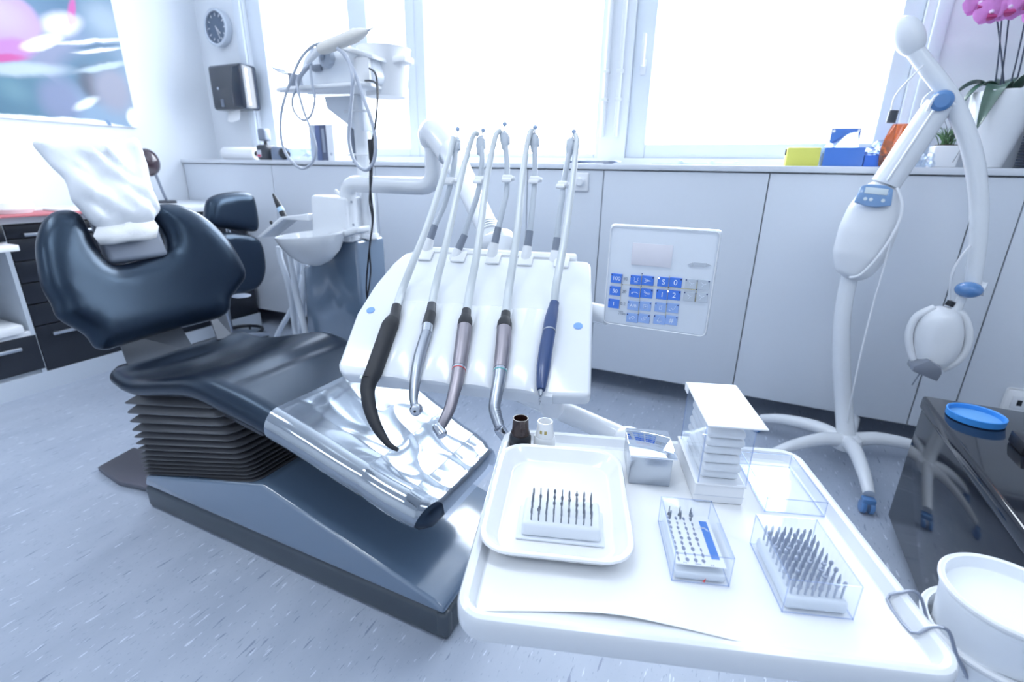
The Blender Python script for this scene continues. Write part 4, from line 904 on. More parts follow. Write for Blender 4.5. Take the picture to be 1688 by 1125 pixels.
# foot ring pedal on the floor
c = V(*(-3.1069,2.2066,0.02)); FP = thing('foot_control', 'round foot control with a dark tube ring on the floor behind the chair', 'foot control', (c.x, c.y, 0))
R = .13
part('ring', G().tube([V(c.x + R * math.cos(a), c.y + R * math.sin(a), .05) for a in [i * PI / 12 for i in range(25)]], .012, 10, 1), BLACKM, FP)
part('disc', G().lathe([(.16, 0), (.165, .006), (.15, .02), (.09, .03), (0, .03)], (c.x, c.y, .0005), n=48), mat('disc_grey', (.20, .25, .33), .4), FP)
g = G()
for k in range(3):
    a = k * 2 * PI / 3; g.cyl((c.x + R * math.cos(a), c.y + R * math.sin(a), .015), (c.x + R * math.cos(a), c.y + R * math.sin(a), .05), .008)
part('ring_post', g, BLACKM, FP)

# ================================================================ whitening lamp
WL = thing('whitening_lamp', 'tall white whitening lamp on a five-star castor base with curved boom', 'lamp', (.506, 2.289, 0))
hub = V(*(0.5101,2.2553,0.11)); ends = [(0.2027,2.384,0.075), (0.6104,2.6397,0.075), (0.1252,1.9838,0.075), (0.5512,1.8294,0.075), (0.7387,2.344,0.075)]
ends[2] = tuple(hub + (V(*ends[2]) - hub) * 1.0)
for e in ends:
    e = V(*e); d = V(e.x - hub.x, e.y - hub.y, 0).normalized(); L = .34
    e = V(hub.x, hub.y, 0) + d * L
    lg = part('leg', G().tube([hub + d * .02, hub + d * .12 + V(0, 0, .012), hub + d * .25 + V(0, 0, -.006), V(e.x, e.y, .072)], [.030, .027, .023, .019], 20, 5), WHITEM, WL)
    pr = V(-d.y, d.x, 0); w0 = V(e.x, e.y, .0255) + d * .01
    g = G()
    for s_ in (-1, 1): g.lathe([(.010, 0), (.024, .0), (.025, .003), (.025, .012), (.02, .016), (.008, .016)], w0 + pr * s_ * .006, pr * s_, n=28)
    cs = part('castor', g, KNOBB, lg, 'blue castor wheel')
    part('fork', G().box(-.016, .016, -.022, .022, -.0, .022, .006, M=TR(w0.x, w0.y, .040) @ RZ(math.atan2(d.y, d.x))), KNOBB, lg)
g = G(); g.lathe([(.05, -.035), (.06, -.01), (.055, .015), (.035, .03), (0, .03)], hub, n=36); part('hub', g, WHITEM, WL)
Yl = 2.27
pp = [hub + V(0, 0, .0), V(*(0.4698,2.28,0.2726)), V(*(0.4303,2.27,0.4313)), V(*(0.3984,2.26,0.5844)), V(*(0.3862,2.26,0.7065)), V(*(0.3844,2.26,0.8137))]
part('pole', G().tube(pp, [.034, .033, .032, .030, .029, .028], 26, 5), WHITEM, WL)
b0 = V(*(0.389,2.24,0.7871)); b1 = V(*(0.402,2.24,0.9651)); b2 = V(*(0.4151,2.24,1.1192))
g = G(); g.tube([b0 + V(-.004, 0, -.005), b0 + V(0, 0, .02), b0.lerp(b1, .5), b1, b1.lerp(b2, .5), b2 + V(0, 0, -.015), b2 + V(.006, 0, .008)], [.02, .060, .088, .092, .083, .058, .03], 32, 6, flat=.75, up=(0, 1, 0))
pk = part('power_pack', g, WHITE, WL, sharp=80)
ax = (b2 - b0).normalized()
# display inset on the upper front of the pack
M = Matrix.Identity(4); zx = V(0, -1, .0); zx = (zx - ax * zx.dot(ax)).normalized(); ex = ax.cross(zx).normalized()
n_ = (V(0, -1, .30) + ex * -.0).normalized(); ey = (ax - n_ * ax.dot(n_)).normalized(); ex = ey.cross(n_)
cD = V(*(0.3864,2.173,1.0893))
def onfr(c, ex, ey, n):
    M = Matrix((ex, ey, n)).transposed().to_4x4(); M.translation = c; return M
MD = onfr(cD, ex, ey, n_)
sc = part('display', G(MD).prism([(-.055, -.028), (-.048, .028), (-.026, .038), (.026, .038), (.048, .028), (.055, -.028), (.014, -.038), (-.014, -.038)], -.012, .004, 'xy', .003), mat('display_blue', (.18, .32, .55), .25, coat=.6), pk, 'blue control display')
g = G(MD)
for x in (-.026, -.009, .027): g.lathe([(.006, .004), (.006, .0055), (0, .0055)], (x, -.015, 0), n=14)
g.box(-.034, .034, .004, .026, .004, .0055, .001)
part('display_buttons', g, mat('pale_key', (.62, .70, .74), .4), pk)
q = V(*(0.4498,2.21,1.0656)); part('switch', G().box(q.x - .008, q.x + .008, q.y - .006, q.y + .008, q.z - .018, q.z + .018, .003), BLACKM, pk)
t0 = V(*(0.4259,2.25,1.1359)); t1 = V(*(0.5159,2.25,1.3848))
g = G(); g.tube([t0 - (t1 - t0) * .03, t0.lerp(t1, .5), t1], [.047, .045, .042], 28, 3); part('upper_pole', g, WHITEM, WL)
g = G(); g.tube([t0.lerp(t1, .02) + V(-.01, -.048, .0), t0.lerp(t1, .95) + V(-.012, -.044, 0)], .004, 8, 1); g.tube([t0.lerp(t1, .9) + V(-.03, -.05, 0), t0.lerp(t1, .97) + V(-.02, -.055, .03), t1 + V(.03, -.05, -.01)], .005, 8, 5)
part('cable_guide', g, WHITE, WL)
kb = V(*(0.5075,2.19,1.389)); part('boom_knob', G().lathe([(0, -.004), (.020, -.002), (.031, .006), (.034, .03), (.034, .06)], kb + V(0, -.0, 0), (.2, 1, .1), n=36), KNOBB, WL, 'blue boom clamp knob')
g = G(); g.cyl(kb + V(.005, .055, 0), kb + V(.02, .14, .01), .045); part('boom_joint', g, WHITEM, WL)
BM = [(0.4098,2.25,1.5524), (0.4604,2.25,1.4959), (0.5266,2.25,1.4208), (0.5828,2.25,1.3406), (0.6348,2.25,1.2468), (0.6771,2.25,1.142), (0.7066,2.25,1.0443), (0.7324,2.25,0.9231), (0.7499,2.25,0.801)]
part('boom', G().tube(BM, [.025, .026, .027, .0275, .0275, .027, .026, .025, .024], 26, 6), WHITEM, WL)
c = V(*(0.3858,2.25,1.5929)); d = (V(*BM[0]) - c).normalized()
e1 = V(-.55, 0, .84).normalized(); MC = Matrix((e1.cross(V(0, 1, 0)), V(0, 1, 0), e1)).transposed()
g = G(); g.ell(c, (.043, .044, .068), MC, 36); g.tube([c + d * .02, V(*BM[0])], [.026, .025], 28, 1); part('counterweight', g, WHITE, WL, sharp=80)
q = V(*(0.7354,2.22,0.7835)); g = G(); g.ell(q, (.040, .035, .028)); part('head_joint', g, KNOBB, WL, 'blue head joint')
q2 = V(*(0.7656,2.25,0.7853)); g = G(); g.cyl(q2 + V(-.02, .02, 0), q2 + V(.025, .0, 0), .024); g.tube([(0.7303,2.24,0.7524), (0.7237,2.24,0.7023)], [.014, .018], 16, 1); part('head_neck', g, WHITEM, WL)
hc = V(*(0.699,2.24,0.5923))
HO = [(0.7154,2.24,0.7148)[::2], (0.7519,2.24,0.6925)[::2], (0.7816,2.24,0.6354)[::2], (0.7917,2.24,0.5675)[::2], (0.776,2.24,0.5102)[::2], (0.7393,2.24,0.4693)[::2], (0.7007,2.24,0.462)[::2], (0.6559,2.24,0.4783)[::2], (0.6214,2.24,0.5387)[::2], (0.6037,2.24,0.6084)[::2], (0.6146,2.24,0.6738)[::2], (0.6593,2.24,0.7143)[::2]]
MH = Matrix(((1, 0, 0, 0), (0, 0, -1, 0), (0, 1, 0, 0), (0, 0, 0, 1)))   # (a,b,h) -> (a, Y-h, b)
MH = TR(0, 2.24, 0) @ MH
# head ring with two open handle loops, solid centre
cx, cz = hc.x, hc.z
HOs = [(cx + (x - cx) * .80, cz + (z - cz) * .96) for x, z in HO]
hd_ = part('lamp_head', G(MH).pillow(HOs, .055, .06, 4, .018), WHITE, WL, sharp=80)
def arcp(sgn):
    out = []
    src = HO[0:6] if sgn > 0 else HO[6:12]
    for x, z in src: out.append(V(cx + (x - cx) * .95, 2.235, cz + (z - cz) * .93))
    return out
for sg in (1, -1): part('side_handle', G().tube(arcp(sg), .013, 12, 6), WHITE, WL)
q = V(*(0.6814,2.2,0.4875)); g = G()
g.prism([(0.6332,2.2,0.4736)[::2], (0.6342,2.2,0.4934)[::2], (0.6728,2.2,0.5245)[::2], (0.7138,2.2,0.5032)[::2], (0.721,2.2,0.4805)[::2], (0.7144,2.2,0.4477)[::2]], 2.17, 2.25, 'xz', .004)
part('light_guide', g, mat('smoky_guide', (.20, .22, .27), .15, coat=.5), WL, 'smoky clear light guide')
g = G(); q = V(*(0.7021,2.24,0.7266)); g.cyl(q + V(0, 0, -.01), q + V(.005, 0, .008), .014, n=18); part('cable_plug', g, BLACKM, WL)
g = G(); w1 = V(*(0.6659,2.19,0.4737)); g.tube([w1, w1 + V(-.015, 0, -.06)], .0025, 8, 1); part('bite_rod', g, GREY, WL)
g = G(); g.tube([(0.7025,2.22,0.9349), (0.6828,2.22,0.881), (0.6767,2.22,0.8162), (0.6988,2.24,0.7329)], .004, 8, 6)
part('light_cable', g, WHITE, WL)
part('hanging_wire', G().tube([(0.4396,2.22,1.4992), (0.4026,2.2,1.4501), (0.3794,2.2,1.4058), (0.3799,2.2,1.3576)], .003, 8, 6), WHITE, WL)
g = G(); g.tube([(0.4504,2.2,1.1169), (0.4734,2.18,1.0578), (0.4717,2.17,0.9865), (0.4412,2.16,0.8902), (0.4037,2.17,0.8148), (0.3711,2.18,0.7961)], .005, 8, 7)
g.tube([(0.4657,2.18,0.9748), (0.4678,2.18,0.8679), (0.4649,2.18,0.7103), (0.4668,2.18,0.5195), (0.4777,2.2,0.3353), (0.495,2.24,0.185)], .003, 8, 6)
part('power_cable', g, WHITE, WL)
g = G(); q = V(*(0.3858,2.2,1.3462)); g.cyl(q + V(-.001, 0, -.02), q + V(.001, 0, .018), .014); 
solo('hanging_plug', g, DGREY, 'small dark plug hanging on a white wire beside the right window', 'plug', tuple(q))

# ================================================================ gloss black cabinet, lid
BC = thing('black_cabinet', 'low gloss black cabinet at the right edge', 'cabinet', (.9, 1.25, 0))
part('plinth', G().box(.625, 1.25, .62, 1.80, .001, .05), BLACKM, BC)
part('carcass', G().box(.590, 1.28, .58, 1.845, .05, .455, .003), GLOSSBLK, BC)
part('top', G().box(.583, 1.29, .57, 1.852, .4555, .50, .010, 3), GLOSSBLK, BC)
LD = V(*(0.672,1.7145,0.505))
t = thing('shallow_dish', 'blue round plastic lid lying on the gloss black cabinet', 'lid', (LD.x, LD.y, .5005))  # loose blue lid resting on the cabinet top
part('rim', G().lathe([(.062, 0), (.066, .002), (.067, .020), (.064, .021), (.0615, .018), (.0605, .006), (.0605, .001)], (LD.x, LD.y, .5005), n=56, cap=False), mat('lid_blue', (.05, .28, .72), .35), t)
part('disc', G().lathe([(.060, 0), (.060, .006), (0, .006)], (LD.x, LD.y, .501), n=56), mat('lid_blue_inner', (.14, .38, .74), .4), t)
q = V(*(0.7234,1.5468,0.5)); g = G(); g.box(q.x - .02, q.x + .08, q.y - .03, q.y + .05, .5005, .535, .006)
solo('small_case', g, BLACKM, 'small black case lying on the gloss black cabinet beyond the blue lid', 'case', (q.x + .03, q.y, .5005))

# ================================================================ instrument console
CO_ = thing('instrument_console', 'white sloping instrument console with five whip arms and a blue keypad', 'dental unit', FR['HEAD'][0])
out = [(-0.2425,0.015,-0), (-0.2582,0.1457,0), (-0.252,0.2298,0), (-0.2366,0.3028,0), (-0.2191,0.3403,-0), (-0.202,0.3502,0), (-0.0908,0.3498,-0), (0.1877,0.3443,0), (0.196,0.335,0), (0.2088,0.2057,0), (0.2196,0.0079,-0), (0.2164,-0.0024,-0), (0.1465,-0.0095,0), (-0.1824,-0.0063,-0), (-0.2229,-0.0054,-0), (-0.2366,0.0042,-0)]
g = G('HEAD').prism([p[:2] for p in out], -.030, 0, 'xy', .007, 3)
part('console_top', g, WHITEM, CO_)
# fluted rest: rounded cushions between the instrument grooves
gu = [(-0.1678,0.0233,-0)[0], (-0.0912,0.0249,-0)[0], (-0.0133,0.0267,-0)[0], (0.0573,0.032,0)[0], (0.1351,0.0368,-0)[0]]
vs = (-0.0614,0.1846,0.004)[1]
def flute(u):
    if u < gu[0]: t = min(1, (gu[0] - u) / .02); return -.002 + .004 * (1 - t)
    if u > gu[4]: t = min(1, (u - gu[4]) / .02); return -.002 + .004 * (1 - t)
    for a, b in zip(gu, gu[1:]):
        if a <= u <= b: return .002 + .011 * math.sin(PI * (u - a) / (b - a)) ** .8
us = [gu[0] - .022 + (gu[4] - gu[0] + .044) * i / 90 for i in range(91)]
rings = []
for v, f in ((-.012, .35), (-.010, .8), (-.004, 1), (.06, 1), (.12, .9), (vs - .004, .75), (vs, .5)):
    rings.append([V(u, v, flute(u) * f + .0005) for u in us] + [V(u, v, -.022) for u in us[::-1]])
g = G('HEAD').loft(rings); part('fluted_rest', g, WHITEM, CO_)
g = G('HEAD')
g.box(gu[0] - .03, gu[4] + .03, .345, .365, -.02, .004, .006, 2)
for u in gu: g.box(u - .016, u + .016, .315, .35, .0002, .006, .003)
part('hose_rail', g, WHITES, CO_)
for (q, lab) in (((-0.2316,0.1552,-0), 'pale blue dot at the left of the console'), ((0.1855,0.1534,-0), 'pale blue dot at the right of the console')):
    part('button', G('HEAD').lathe([(.0085, .0001), (.0085, .0012), (.006, .002), (0, .0022)], (q[0], q[1], 0), n=28), BLUEB, CO_, lab)
g = G('HEAD'); g.box(-.16, .16, .03, .28, -.062, -.030, .015, 3); part('underbody', g, WHITES, CO_)
# whip arms
arms = [dict(b=(-0.6459,0.9365,0.9811), s=(-0.6352,0.9525,1.0285), m=[(-0.6273,0.9771,1.0656), (-0.6207,0.9912,1.1007)], c=(-0.6177,1.0002,1.1267), u=[(-0.6182,1.0155,1.1654)], t=(-0.6226,1.035,1.212), k=(-0.6201,1.0356,1.236)),
        dict(b=(-0.5774,0.9381,0.9622), s=(-0.5616,0.9575,1.0115), m=[(-0.5567,0.9793,1.0557), (-0.5517,1.0012,1.0976)], c=(-0.553,1.0163,1.1306), u=[(-0.5555,1.0311,1.1739)], t=(-0.568,1.0486,1.2149), k=(-0.5632,1.0498,1.2337)),
        dict(b=(-0.4956,0.9636,0.9763), s=(-0.4898,0.9805,1.0296), m=[(-0.4888,1.0014,1.0706), (-0.4902,1.0216,1.1041)], c=(-0.4938,1.0311,1.1344), u=[(-0.5016,1.0446,1.1746)], t=(-0.5158,1.0616,1.2252), k=(-0.5161,1.0616,1.2467)),
        dict(b=(-0.4227,0.9818,0.9746), s=(-0.4224,0.9973,1.0246), m=[(-0.4264,1.0169,1.0662), (-0.4316,1.0363,1.1056)], c=(-0.435,1.0457,1.133), u=[(-0.4409,1.0597,1.1754)], t=(-0.4514,1.0777,1.2218), k=(-0.4507,1.0779,1.2401)),
        dict(b=(-0.3645,1.0015,0.9716), s=(-0.3648,1.0117,1.0129), m=[(-0.3679,1.0315,1.0681), (-0.3694,1.0466,1.0974)], c=(-0.3732,1.0611,1.1244), u=[(-0.3727,1.0767,1.1665)], t=(-0.3728,1.0973,1.2138), k=(-0.3688,1.0983,1.2319))]
ARMC = mat('arm_pale_grey', (.50, .545, .60), .35, coat=.3)
for i, A in enumerate(arms):
    b_, s_, c_, t_, k_ = (V(*A[q]) for q in 'bsctk'); mm = [V(*q) for q in A['m']]; uu = [V(*q) for q in A['u']]
    ar = part('whip_arm', G().tube([s_] + mm + [c_] + uu + [t_], [.0062, .006, .006, .006, .006, .0055], 14, 5), ARMC, CO_)
    d = (s_ - b_).normalized()
    part('sleeve', G().tube([b_ + (s_ - b_) * .45, s_ + d * .004], [.0085, .0075], 16, 1), GREY, ar, 'dark grey sleeve at the foot of the arm')
    part('socket', G().tube([b_ - V(0, 0, .02), b_, b_ + (s_ - b_) * .45], [.012, .0115, .0095], 18, 1), WHITES, ar)
    u_ = (uu[0] - c_).normalized(); q = u_.to_track_quat('Z', 'Y').to_matrix().to_4x4()
    g = G(TR(*c_) @ q); g.box(-.011, .011, -.010, .010, -.006, .005, .003, 2); g.box(-.017, -.006, -.012, .004, -.003, .004, .002); g.box(-.008, .013, .004, .013, -.012, -.003, .003); part('clip', g, WHITES, ar)
    g = G(TR(*t_) @ q); g.tube([(0, 0, -.034), (0, 0, -.016), (.001, -.002, 0), (0, 0, .008)], [.006, .010, .011, .004], 14, 4); g.box(-.012, -.004, -.005, .005, -.022, -.005, .002); part('tip_holder', g, ARMC, ar)
    g = G(); g.tube([t_, k_], [.0016, .0014], 6, 1); g.ell(k_, (.0052,) * 3, n=14); part('ball_tip', g, mat('pale_blue_ball', (.36, .47, .66), .35), ar)
# keypad panel
KY = .93
def k2(p): return (p[0], p[2])
kt = [k2((-0.2324,0.93,1.0596)), k2((-0.0422,0.93,1.0597)), k2((-0.0336,0.93,0.8735)), k2((-0.2314,0.93,0.8601))]
x0, x1 = (kt[0][0] + kt[3][0]) / 2, (kt[1][0] + kt[2][0]) / 2; z1, z0 = (kt[0][1] + kt[1][1]) / 2, (kt[2][1] + kt[3][1]) / 2
KP = part('keypad_panel', G().box(x0, x1, KY + .0005, KY + .022, z0, z1, .006, 3), mat('keypad_face', (.70, .745, .81), .3, coat=.2), CO_, 'flat white keypad panel with blue keys')
def rrect(x0, x1, z0, z1, r): 
    o = []
    for cx, cz, a0 in ((x1 - r, z1 - r, 0), (x0 + r, z1 - r, PI / 2), (x0 + r, z0 + r, PI), (x1 - r, z0 + r, 1.5 * PI)):
        o += [V(cx + r * math.cos(a0 + k * PI / 10), 0, cz + r * math.sin(a0 + k * PI / 10)) for k in range(6)]
    return o
rr_ = [p + V(0, KY - .0002, 0) for p in rrect(x0 + .002, x1 - .002, z0 + .002, z1 - .002, .010)]
part('rim', G().tube(rr_ + [rr_[0]], .0010, 8, 1), WHITE, KP)
g = G(); st = V(*(-0.2468,0.95,0.8789)); g.tube([st + V(-.045, .02, 0), st + V(-.008, .006, 0), st + V(.02, 0, 0)], .020, 24, 1); part('panel_mount', g, WHITEM, CO_)
part('screen', G().box(*sorted((k2((-0.1866,0.93,1.0062))[0], k2((-0.1146,0.93,1.0101))[0])), KY - .0014, KY + .0004, *sorted((k2((-0.1533,0.93,1.0288))[1], k2((-0.149,0.93,0.9887))[1])), .0006), mat('keypad_screen', (.74, .72, .77), .3), KP, 'pale pinkish blank display')
PW, PH = .0216, .0177
WT = mat('keypad_print', (.80, .86, .95), .5); DK = mat('keypad_dark_dot', (.02, .04, .16), .5); GT = mat('keypad_grey_print', (.30, .34, .40), .5)
def M_at(p): return Matrix(((1, 0, 0, p[0]), (0, 0, 1, KY - .0021), (0, 1, 0, p[1]), (0, 0, 0, 1))) @ Matrix.Scale(-1, 4, (0, 0, 1))
def key(p, w, mt, txt=None, strokes=None, dots=((-.42, .36),), size=.011):
    k = part('key', G().box(p[0] - w / 2, p[0] + w / 2, KY - .0018, KY + .0004, p[1] - PH / 2, p[1] + PH / 2, .0004, 1), mt, KP)
    if txt: part('key_print', G().text(txt, size, Matrix(((1, 0, 0, p[0]), (0, 0, -1, KY - .0020), (0, 1, 0, p[1] - .0003), (0, 0, 0, 1)))), WT, k)
    if strokes:
        g = G()
        for s_ in strokes: g.tube([(p[0] + a * .001, KY - .0019, p[1] + b * .001) for a, b in s_], .0004, 5, 1)
        part('key_symbol', g, WT, k)
    g = G()
    for a, b in dots: g.box(p[0] + a * w - .0011, p[0] + a * w + .0011, KY - .0024, KY - .0018, p[1] + b * PH - .0011, p[1] + b * PH + .0011)
    part('key_dot', g, DK, k)
    return k
for p, tx in (((-0.211,0.93,0.9597), '100'), ((-0.2117,0.93,0.9351), '50'), ((-0.2123,0.93,0.9099), '1')): key(k2(p), PW, KBLUE, tx, size=.0105)
mats4 = (KBLUE, KBLUE, KLIGHT, KLIGHT)
L_, R_ = ((-.42, .36),), ((.42, .36),)
sy = {(0, 0): [[(-4, 5), (-2, 2), (-4, -1)], [(4, 5), (2, 2), (4, -1)], [(-3, -3), (3, -3)], [(-3, -5), (3, -5)]], (0, 1): [[(-6, 4), (0, 1), (6, 0)], [(-6, -4), (0, -1), (6, 0)], [(-5, 1), (-2, 0), (4, 0)]],
      (1, 0): [[(-6, -2), (-2, 1), (3, 1), (6, -1)], [(-6, -2), (-4, -3)], [(-6, -2), (-5, 1)]], (1, 1): [[(-5, 5), (0, 1), (6, 1)], [(-5, 2), (1, -1), (6, -1)], [(-3, -3), (-1, -5), (1, -3), (-1, -1), (-3, -3)]],
      (2, 1): [[(-3, 3), (4, 3), (4, -4), (-3, -4), (-3, 3)], [(-1, 0), (2, 0)]], (3, 0): [[(-6, 2), (-2, -1)], [(-6, -1), (-3, -4)], [(-1, 3), (3, 4), (5, 1), (1, -2), (-1, 0), (-1, 3)]], (3, 1): [[(-5, 0), (-3, -4), (1, -3)], [(-2, 0), (1, 4), (5, 2), (3, -2), (-2, 0)]]}
row1 = [(-0.1739,0.93,0.9602), (-0.1742,0.93,0.936), (-0.1747,0.93,0.9107), (-0.1746,0.93,0.8864)]; row1b = [(-0.1526,0.93,0.9613), (-0.1522,0.93,0.9372), (-0.1523,0.93,0.9124), (-0.1522,0.93,0.8883)]
for r in range(4):
    key(k2(row1[r]), PW, mats4[r], 'A/B' if r == 2 else None, sy.get((r, 0)), L_, .0085); key(k2(row1b[r]), PW, mats4[r], None, sy.get((r, 1)), R_)
row2 = [(-0.1241,0.93,0.9619), (-0.1239,0.93,0.9383), (-0.124,0.93,0.9138), (-0.1237,0.93,0.8898)]; row2b = [(-0.103,0.93,0.9631), (-0.1026,0.93,0.9395), (-0.1027,0.93,0.9152), (-0.1021,0.93,0.8917)]
tx = (('S', '0'), ('1', '2'), (None, None), (None, '#')); sy2 = {(2, 0): [[(-2, -4), (-2, 2), (2, 2), (2, -4), (-2, -4)], [(-3, 4), (3, 4)]], (2, 1): [[(-6, -3), (-5, -5), (-2, -5)], [(-2, 0), (1, -3), (4, 0), (5, 4)]], (3, 0): [[(-4, -3), (0, 5), (4, -3), (-4, -3)], [(-1, -5), (1, -5)]]}
for r in range(4):
    key(k2(row2[r]), PW, mats4[r], tx[r][0], sy2.get((r, 0)), L_, .0135); key(k2(row2b[r]), PW, mats4[r], tx[r][1], sy2.get((r, 1)), R_, .0135)
gs = [[(-4, 4), (1, 0), (-2, -4)], [(1, 0), (5, 2)]]
for p, d in (((-0.0759,0.93,0.9636), L_), ((-0.0559,0.93,0.9645), R_), ((-0.0758,0.93,0.9404), L_), ((-0.056,0.93,0.9415), R_)): key(k2(p), PW, KGREY, None, gs, d)
for p, tx_, s_ in (((-0.194,0.93,0.9601), '40', .0085), ((-0.1945,0.93,0.9355), '20', .0085), ((-0.1946,0.93,0.9114), '0.2', .0085), ((-0.1973,0.93,0.8957), 'rpm', .0055), ((-0.1951,0.93,0.8912), 'x 1000', .0050)):
    part('panel_print', G().text(tx_, s_, Matrix(((1, 0, 0, p[0]), (0, 0, -1, KY - .0004), (0, 1, 0, p[2]), (0, 0, 0, 1)))), GT, KP)
g = G()
for P in ([(-0.1987,0.93,0.9495), (-0.1635,0.93,0.9509), (-0.1141,0.93,0.9528), (-0.0658,0.93,0.9543)], [(-0.2007,0.93,0.9692), (-0.2002,0.93,0.9278), (-0.1999,0.93,0.9015)], [(-0.164,0.93,0.9733), (-0.1643,0.93,0.9344), (-0.1632,0.93,0.8951)], [(-0.1146,0.93,0.9745), (-0.1145,0.93,0.938), (-0.113,0.93,0.8973)], [(-0.0663,0.93,0.9705), (-0.0654,0.93,0.9483), (-0.0649,0.93,0.9325)]):
    P = [V(p[0], KY - .0026, p[2]) for p in P]; g.tube(P, .0004, 5, 1)
part('dividing_lines', g, YLINE, KP)
g = G()
for p in ((-0.1987,0.93,0.9495), (-0.164,0.93,0.9733), (-0.1633,0.93,0.9505), (-0.1635,0.93,0.9195), (-0.1632,0.93,0.8946), (-0.1137,0.93,0.9528), (-0.1133,0.93,0.922), (-0.113,0.93,0.8973), (-0.0658,0.93,0.9547), (-0.0658,0.93,0.9471), (-0.0663,0.93,0.9705)): g.ell((p[0], KY - .0030, p[2]), (.0011, .0006, .0011), n=8)
part('node_dots', g, DK, KP)
g = G()
for p in ((-0.114,0.93,0.9459), (-0.1327,0.93,0.9687)): g.ell((p[0], KY - .0034, p[2]), (.0016, .0008, .0016), n=8)
part('signal_lights', g, emis('signal_light', (1, .85, .75), 1.5), KP)
a_, b_, c_, d_ = (k2(q) for q in ((-0.0866,0.93,0.9983), (-0.0776,0.93,0.9985), (-0.0569,0.93,0.9994), (-0.0471,0.93,0.9997)))
g = G(); g.prism([(a_[0], a_[1]), (b_[0], b_[1] + .0035), (b_[0], b_[1] - .0035)], KY - .0008, KY + .0004, 'xz'); g.prism([(d_[0], d_[1]), (c_[0], c_[1] + .0035), (c_[0], c_[1] - .0035)], KY - .0008, KY + .0004, 'xz')
g.box(b_[0] + .001, c_[0] - .001, KY - .0008, KY + .0004, (b_[1] + c_[1]) / 2 - .0033, (b_[1] + c_[1]) / 2 + .0033)
part('arrow_marks', g, mat('arrow_grey', (.50, .54, .60), .5), KP)

# ---------------------------------------------------------------- hand instruments
def hp(label, loc, cat='dental handpiece', nm='dental_handpiece'): return thing(nm, label, cat, tuple(loc))
def P_(L): return [V(*p) for p in L]
# 1 black one with long curved tip
A = P_([(-0.6041,0.7642,0.8929), (-0.5942,0.7446,0.8805)]); t = hp('black handpiece with a long curved pointed tip, leftmost on the console', A[0])
part('collar', G().tube(A + P_([(-0.5916,0.735,0.8748)]), [.0095, .0100, .012], 24, 2), BLACKM, t)
part('shoulder', G().tube(P_([(-0.5916,0.735,0.8748), (-0.5887,0.7213,0.8667), (-0.5853,0.7109,0.8605)]), [.0125, .0160, .0158], 24, 3), BLACKR, t)
B = P_([(-0.5853,0.7109,0.8605), (-0.5563,0.6293,0.8107), (-0.5536,0.6137,0.801)])
part('grip', G().tube(B, [.0158, .0152, .0138], 24, 1), BLACKR, t)
part('light_lip', G().tube(P_([(-0.5748,0.6301,0.8091), (-0.5652,0.6163,0.8), (-0.564,0.6046,0.791)]), [.0035, .0045, .0025], 10, 4), WHITE, t, 'small white edge beside the grip')
B = P_([(-0.5536,0.6137,0.801), (-0.5456,0.5982,0.7883), (-0.5282,0.5806,0.7725), (-0.5068,0.5654,0.7564), (-0.486,0.5553,0.7432), (-0.4673,0.5491,0.7337), (-0.4553,0.5486,0.7294), (-0.4487,0.5491,0.7276)])
part('curved_tip', G().tube(B, [.0138, .0120, .0110, .0095, .0075, .0050, .0038, .0030], 20, 6), BLACKR, t)
part('hose', G().tube(P_([(-0.6032,0.763,0.8921), (-0.6225,0.8083,0.9149), (-0.6158,0.8409,0.968), (-0.6168,0.9025,1.0415), (-0.6213,0.9632,1.1206), (-0.6233,1.0039,1.1816), (-0.6239,1.0244,1.219)]), [.0078, .0078, .0075, .0072, .0068, .0062, .0058], 16, 6), HOSE, t)
# 2 slim silver turbine
A = P_([(-0.5406,0.7932,0.898), (-0.5308,0.7735,0.8856)]); t = hp('slim all-silver turbine handpiece with round head, second from the left', A[0])
part('collar', G().tube(A, [.0088, .0092], 24, 1), DGREY, t)
part('sleeve', G().tube(P_([(-0.5308,0.7735,0.8856), (-0.5208,0.7474,0.8696)]), [.0105, .0112], 24, 1), BLACKM, t)
part('ring', G().tube(P_([(-0.5208,0.7474,0.8696), (-0.5139,0.7327,0.8604)]), [.0108, .0100], 24, 1), CHROME, t)
B = P_([(-0.5139,0.7327,0.8604), (-0.5075,0.7128,0.8483), (-0.4971,0.6832,0.8303), (-0.4851,0.6559,0.8133), (-0.4725,0.6317,0.7968), (-0.4616,0.6138,0.7841), (-0.453,0.6046,0.7778)])
part('body', G().tube(B, [.0100, .0104, .0105, .0098, .0085, .0070, .0060], 24, 5), STEEL, t)
c = V(*(-0.4481,0.6009,0.775)); g = G(); nd = V(*(-0.436,0.5848,0.7851)) - c; nd = (nd.normalized() * .6 + V(.1, -.7, -.1)).normalized(); g.lathe([(.0, -.009), (.007, -.009), (.0098, -.006), (.0105, 0), (.0098, .005), (.0075, .008), (0, .0085)], c, nd, 28); part('head', g, CHROME, t)
part('bur_hole', G().lathe([(.0022, .0084), (.0022, .009), (0, .009)], c, nd, 14), BLACKM, t)
part('hose', G().tube(P_([(-0.5406,0.7932,0.898), (-0.5524,0.8258,0.9269), (-0.5574,0.8658,0.9845), (-0.5684,0.9197,1.0529), (-0.5812,0.9732,1.119), (-0.584,1.0137,1.182), (-0.5791,1.0356,1.2242), (-0.5718,1.0446,1.2247)]), [.0080, .0080, .0076, .0072, .0068, .0062, .0056, .0050], 16, 6), HOSE, t)
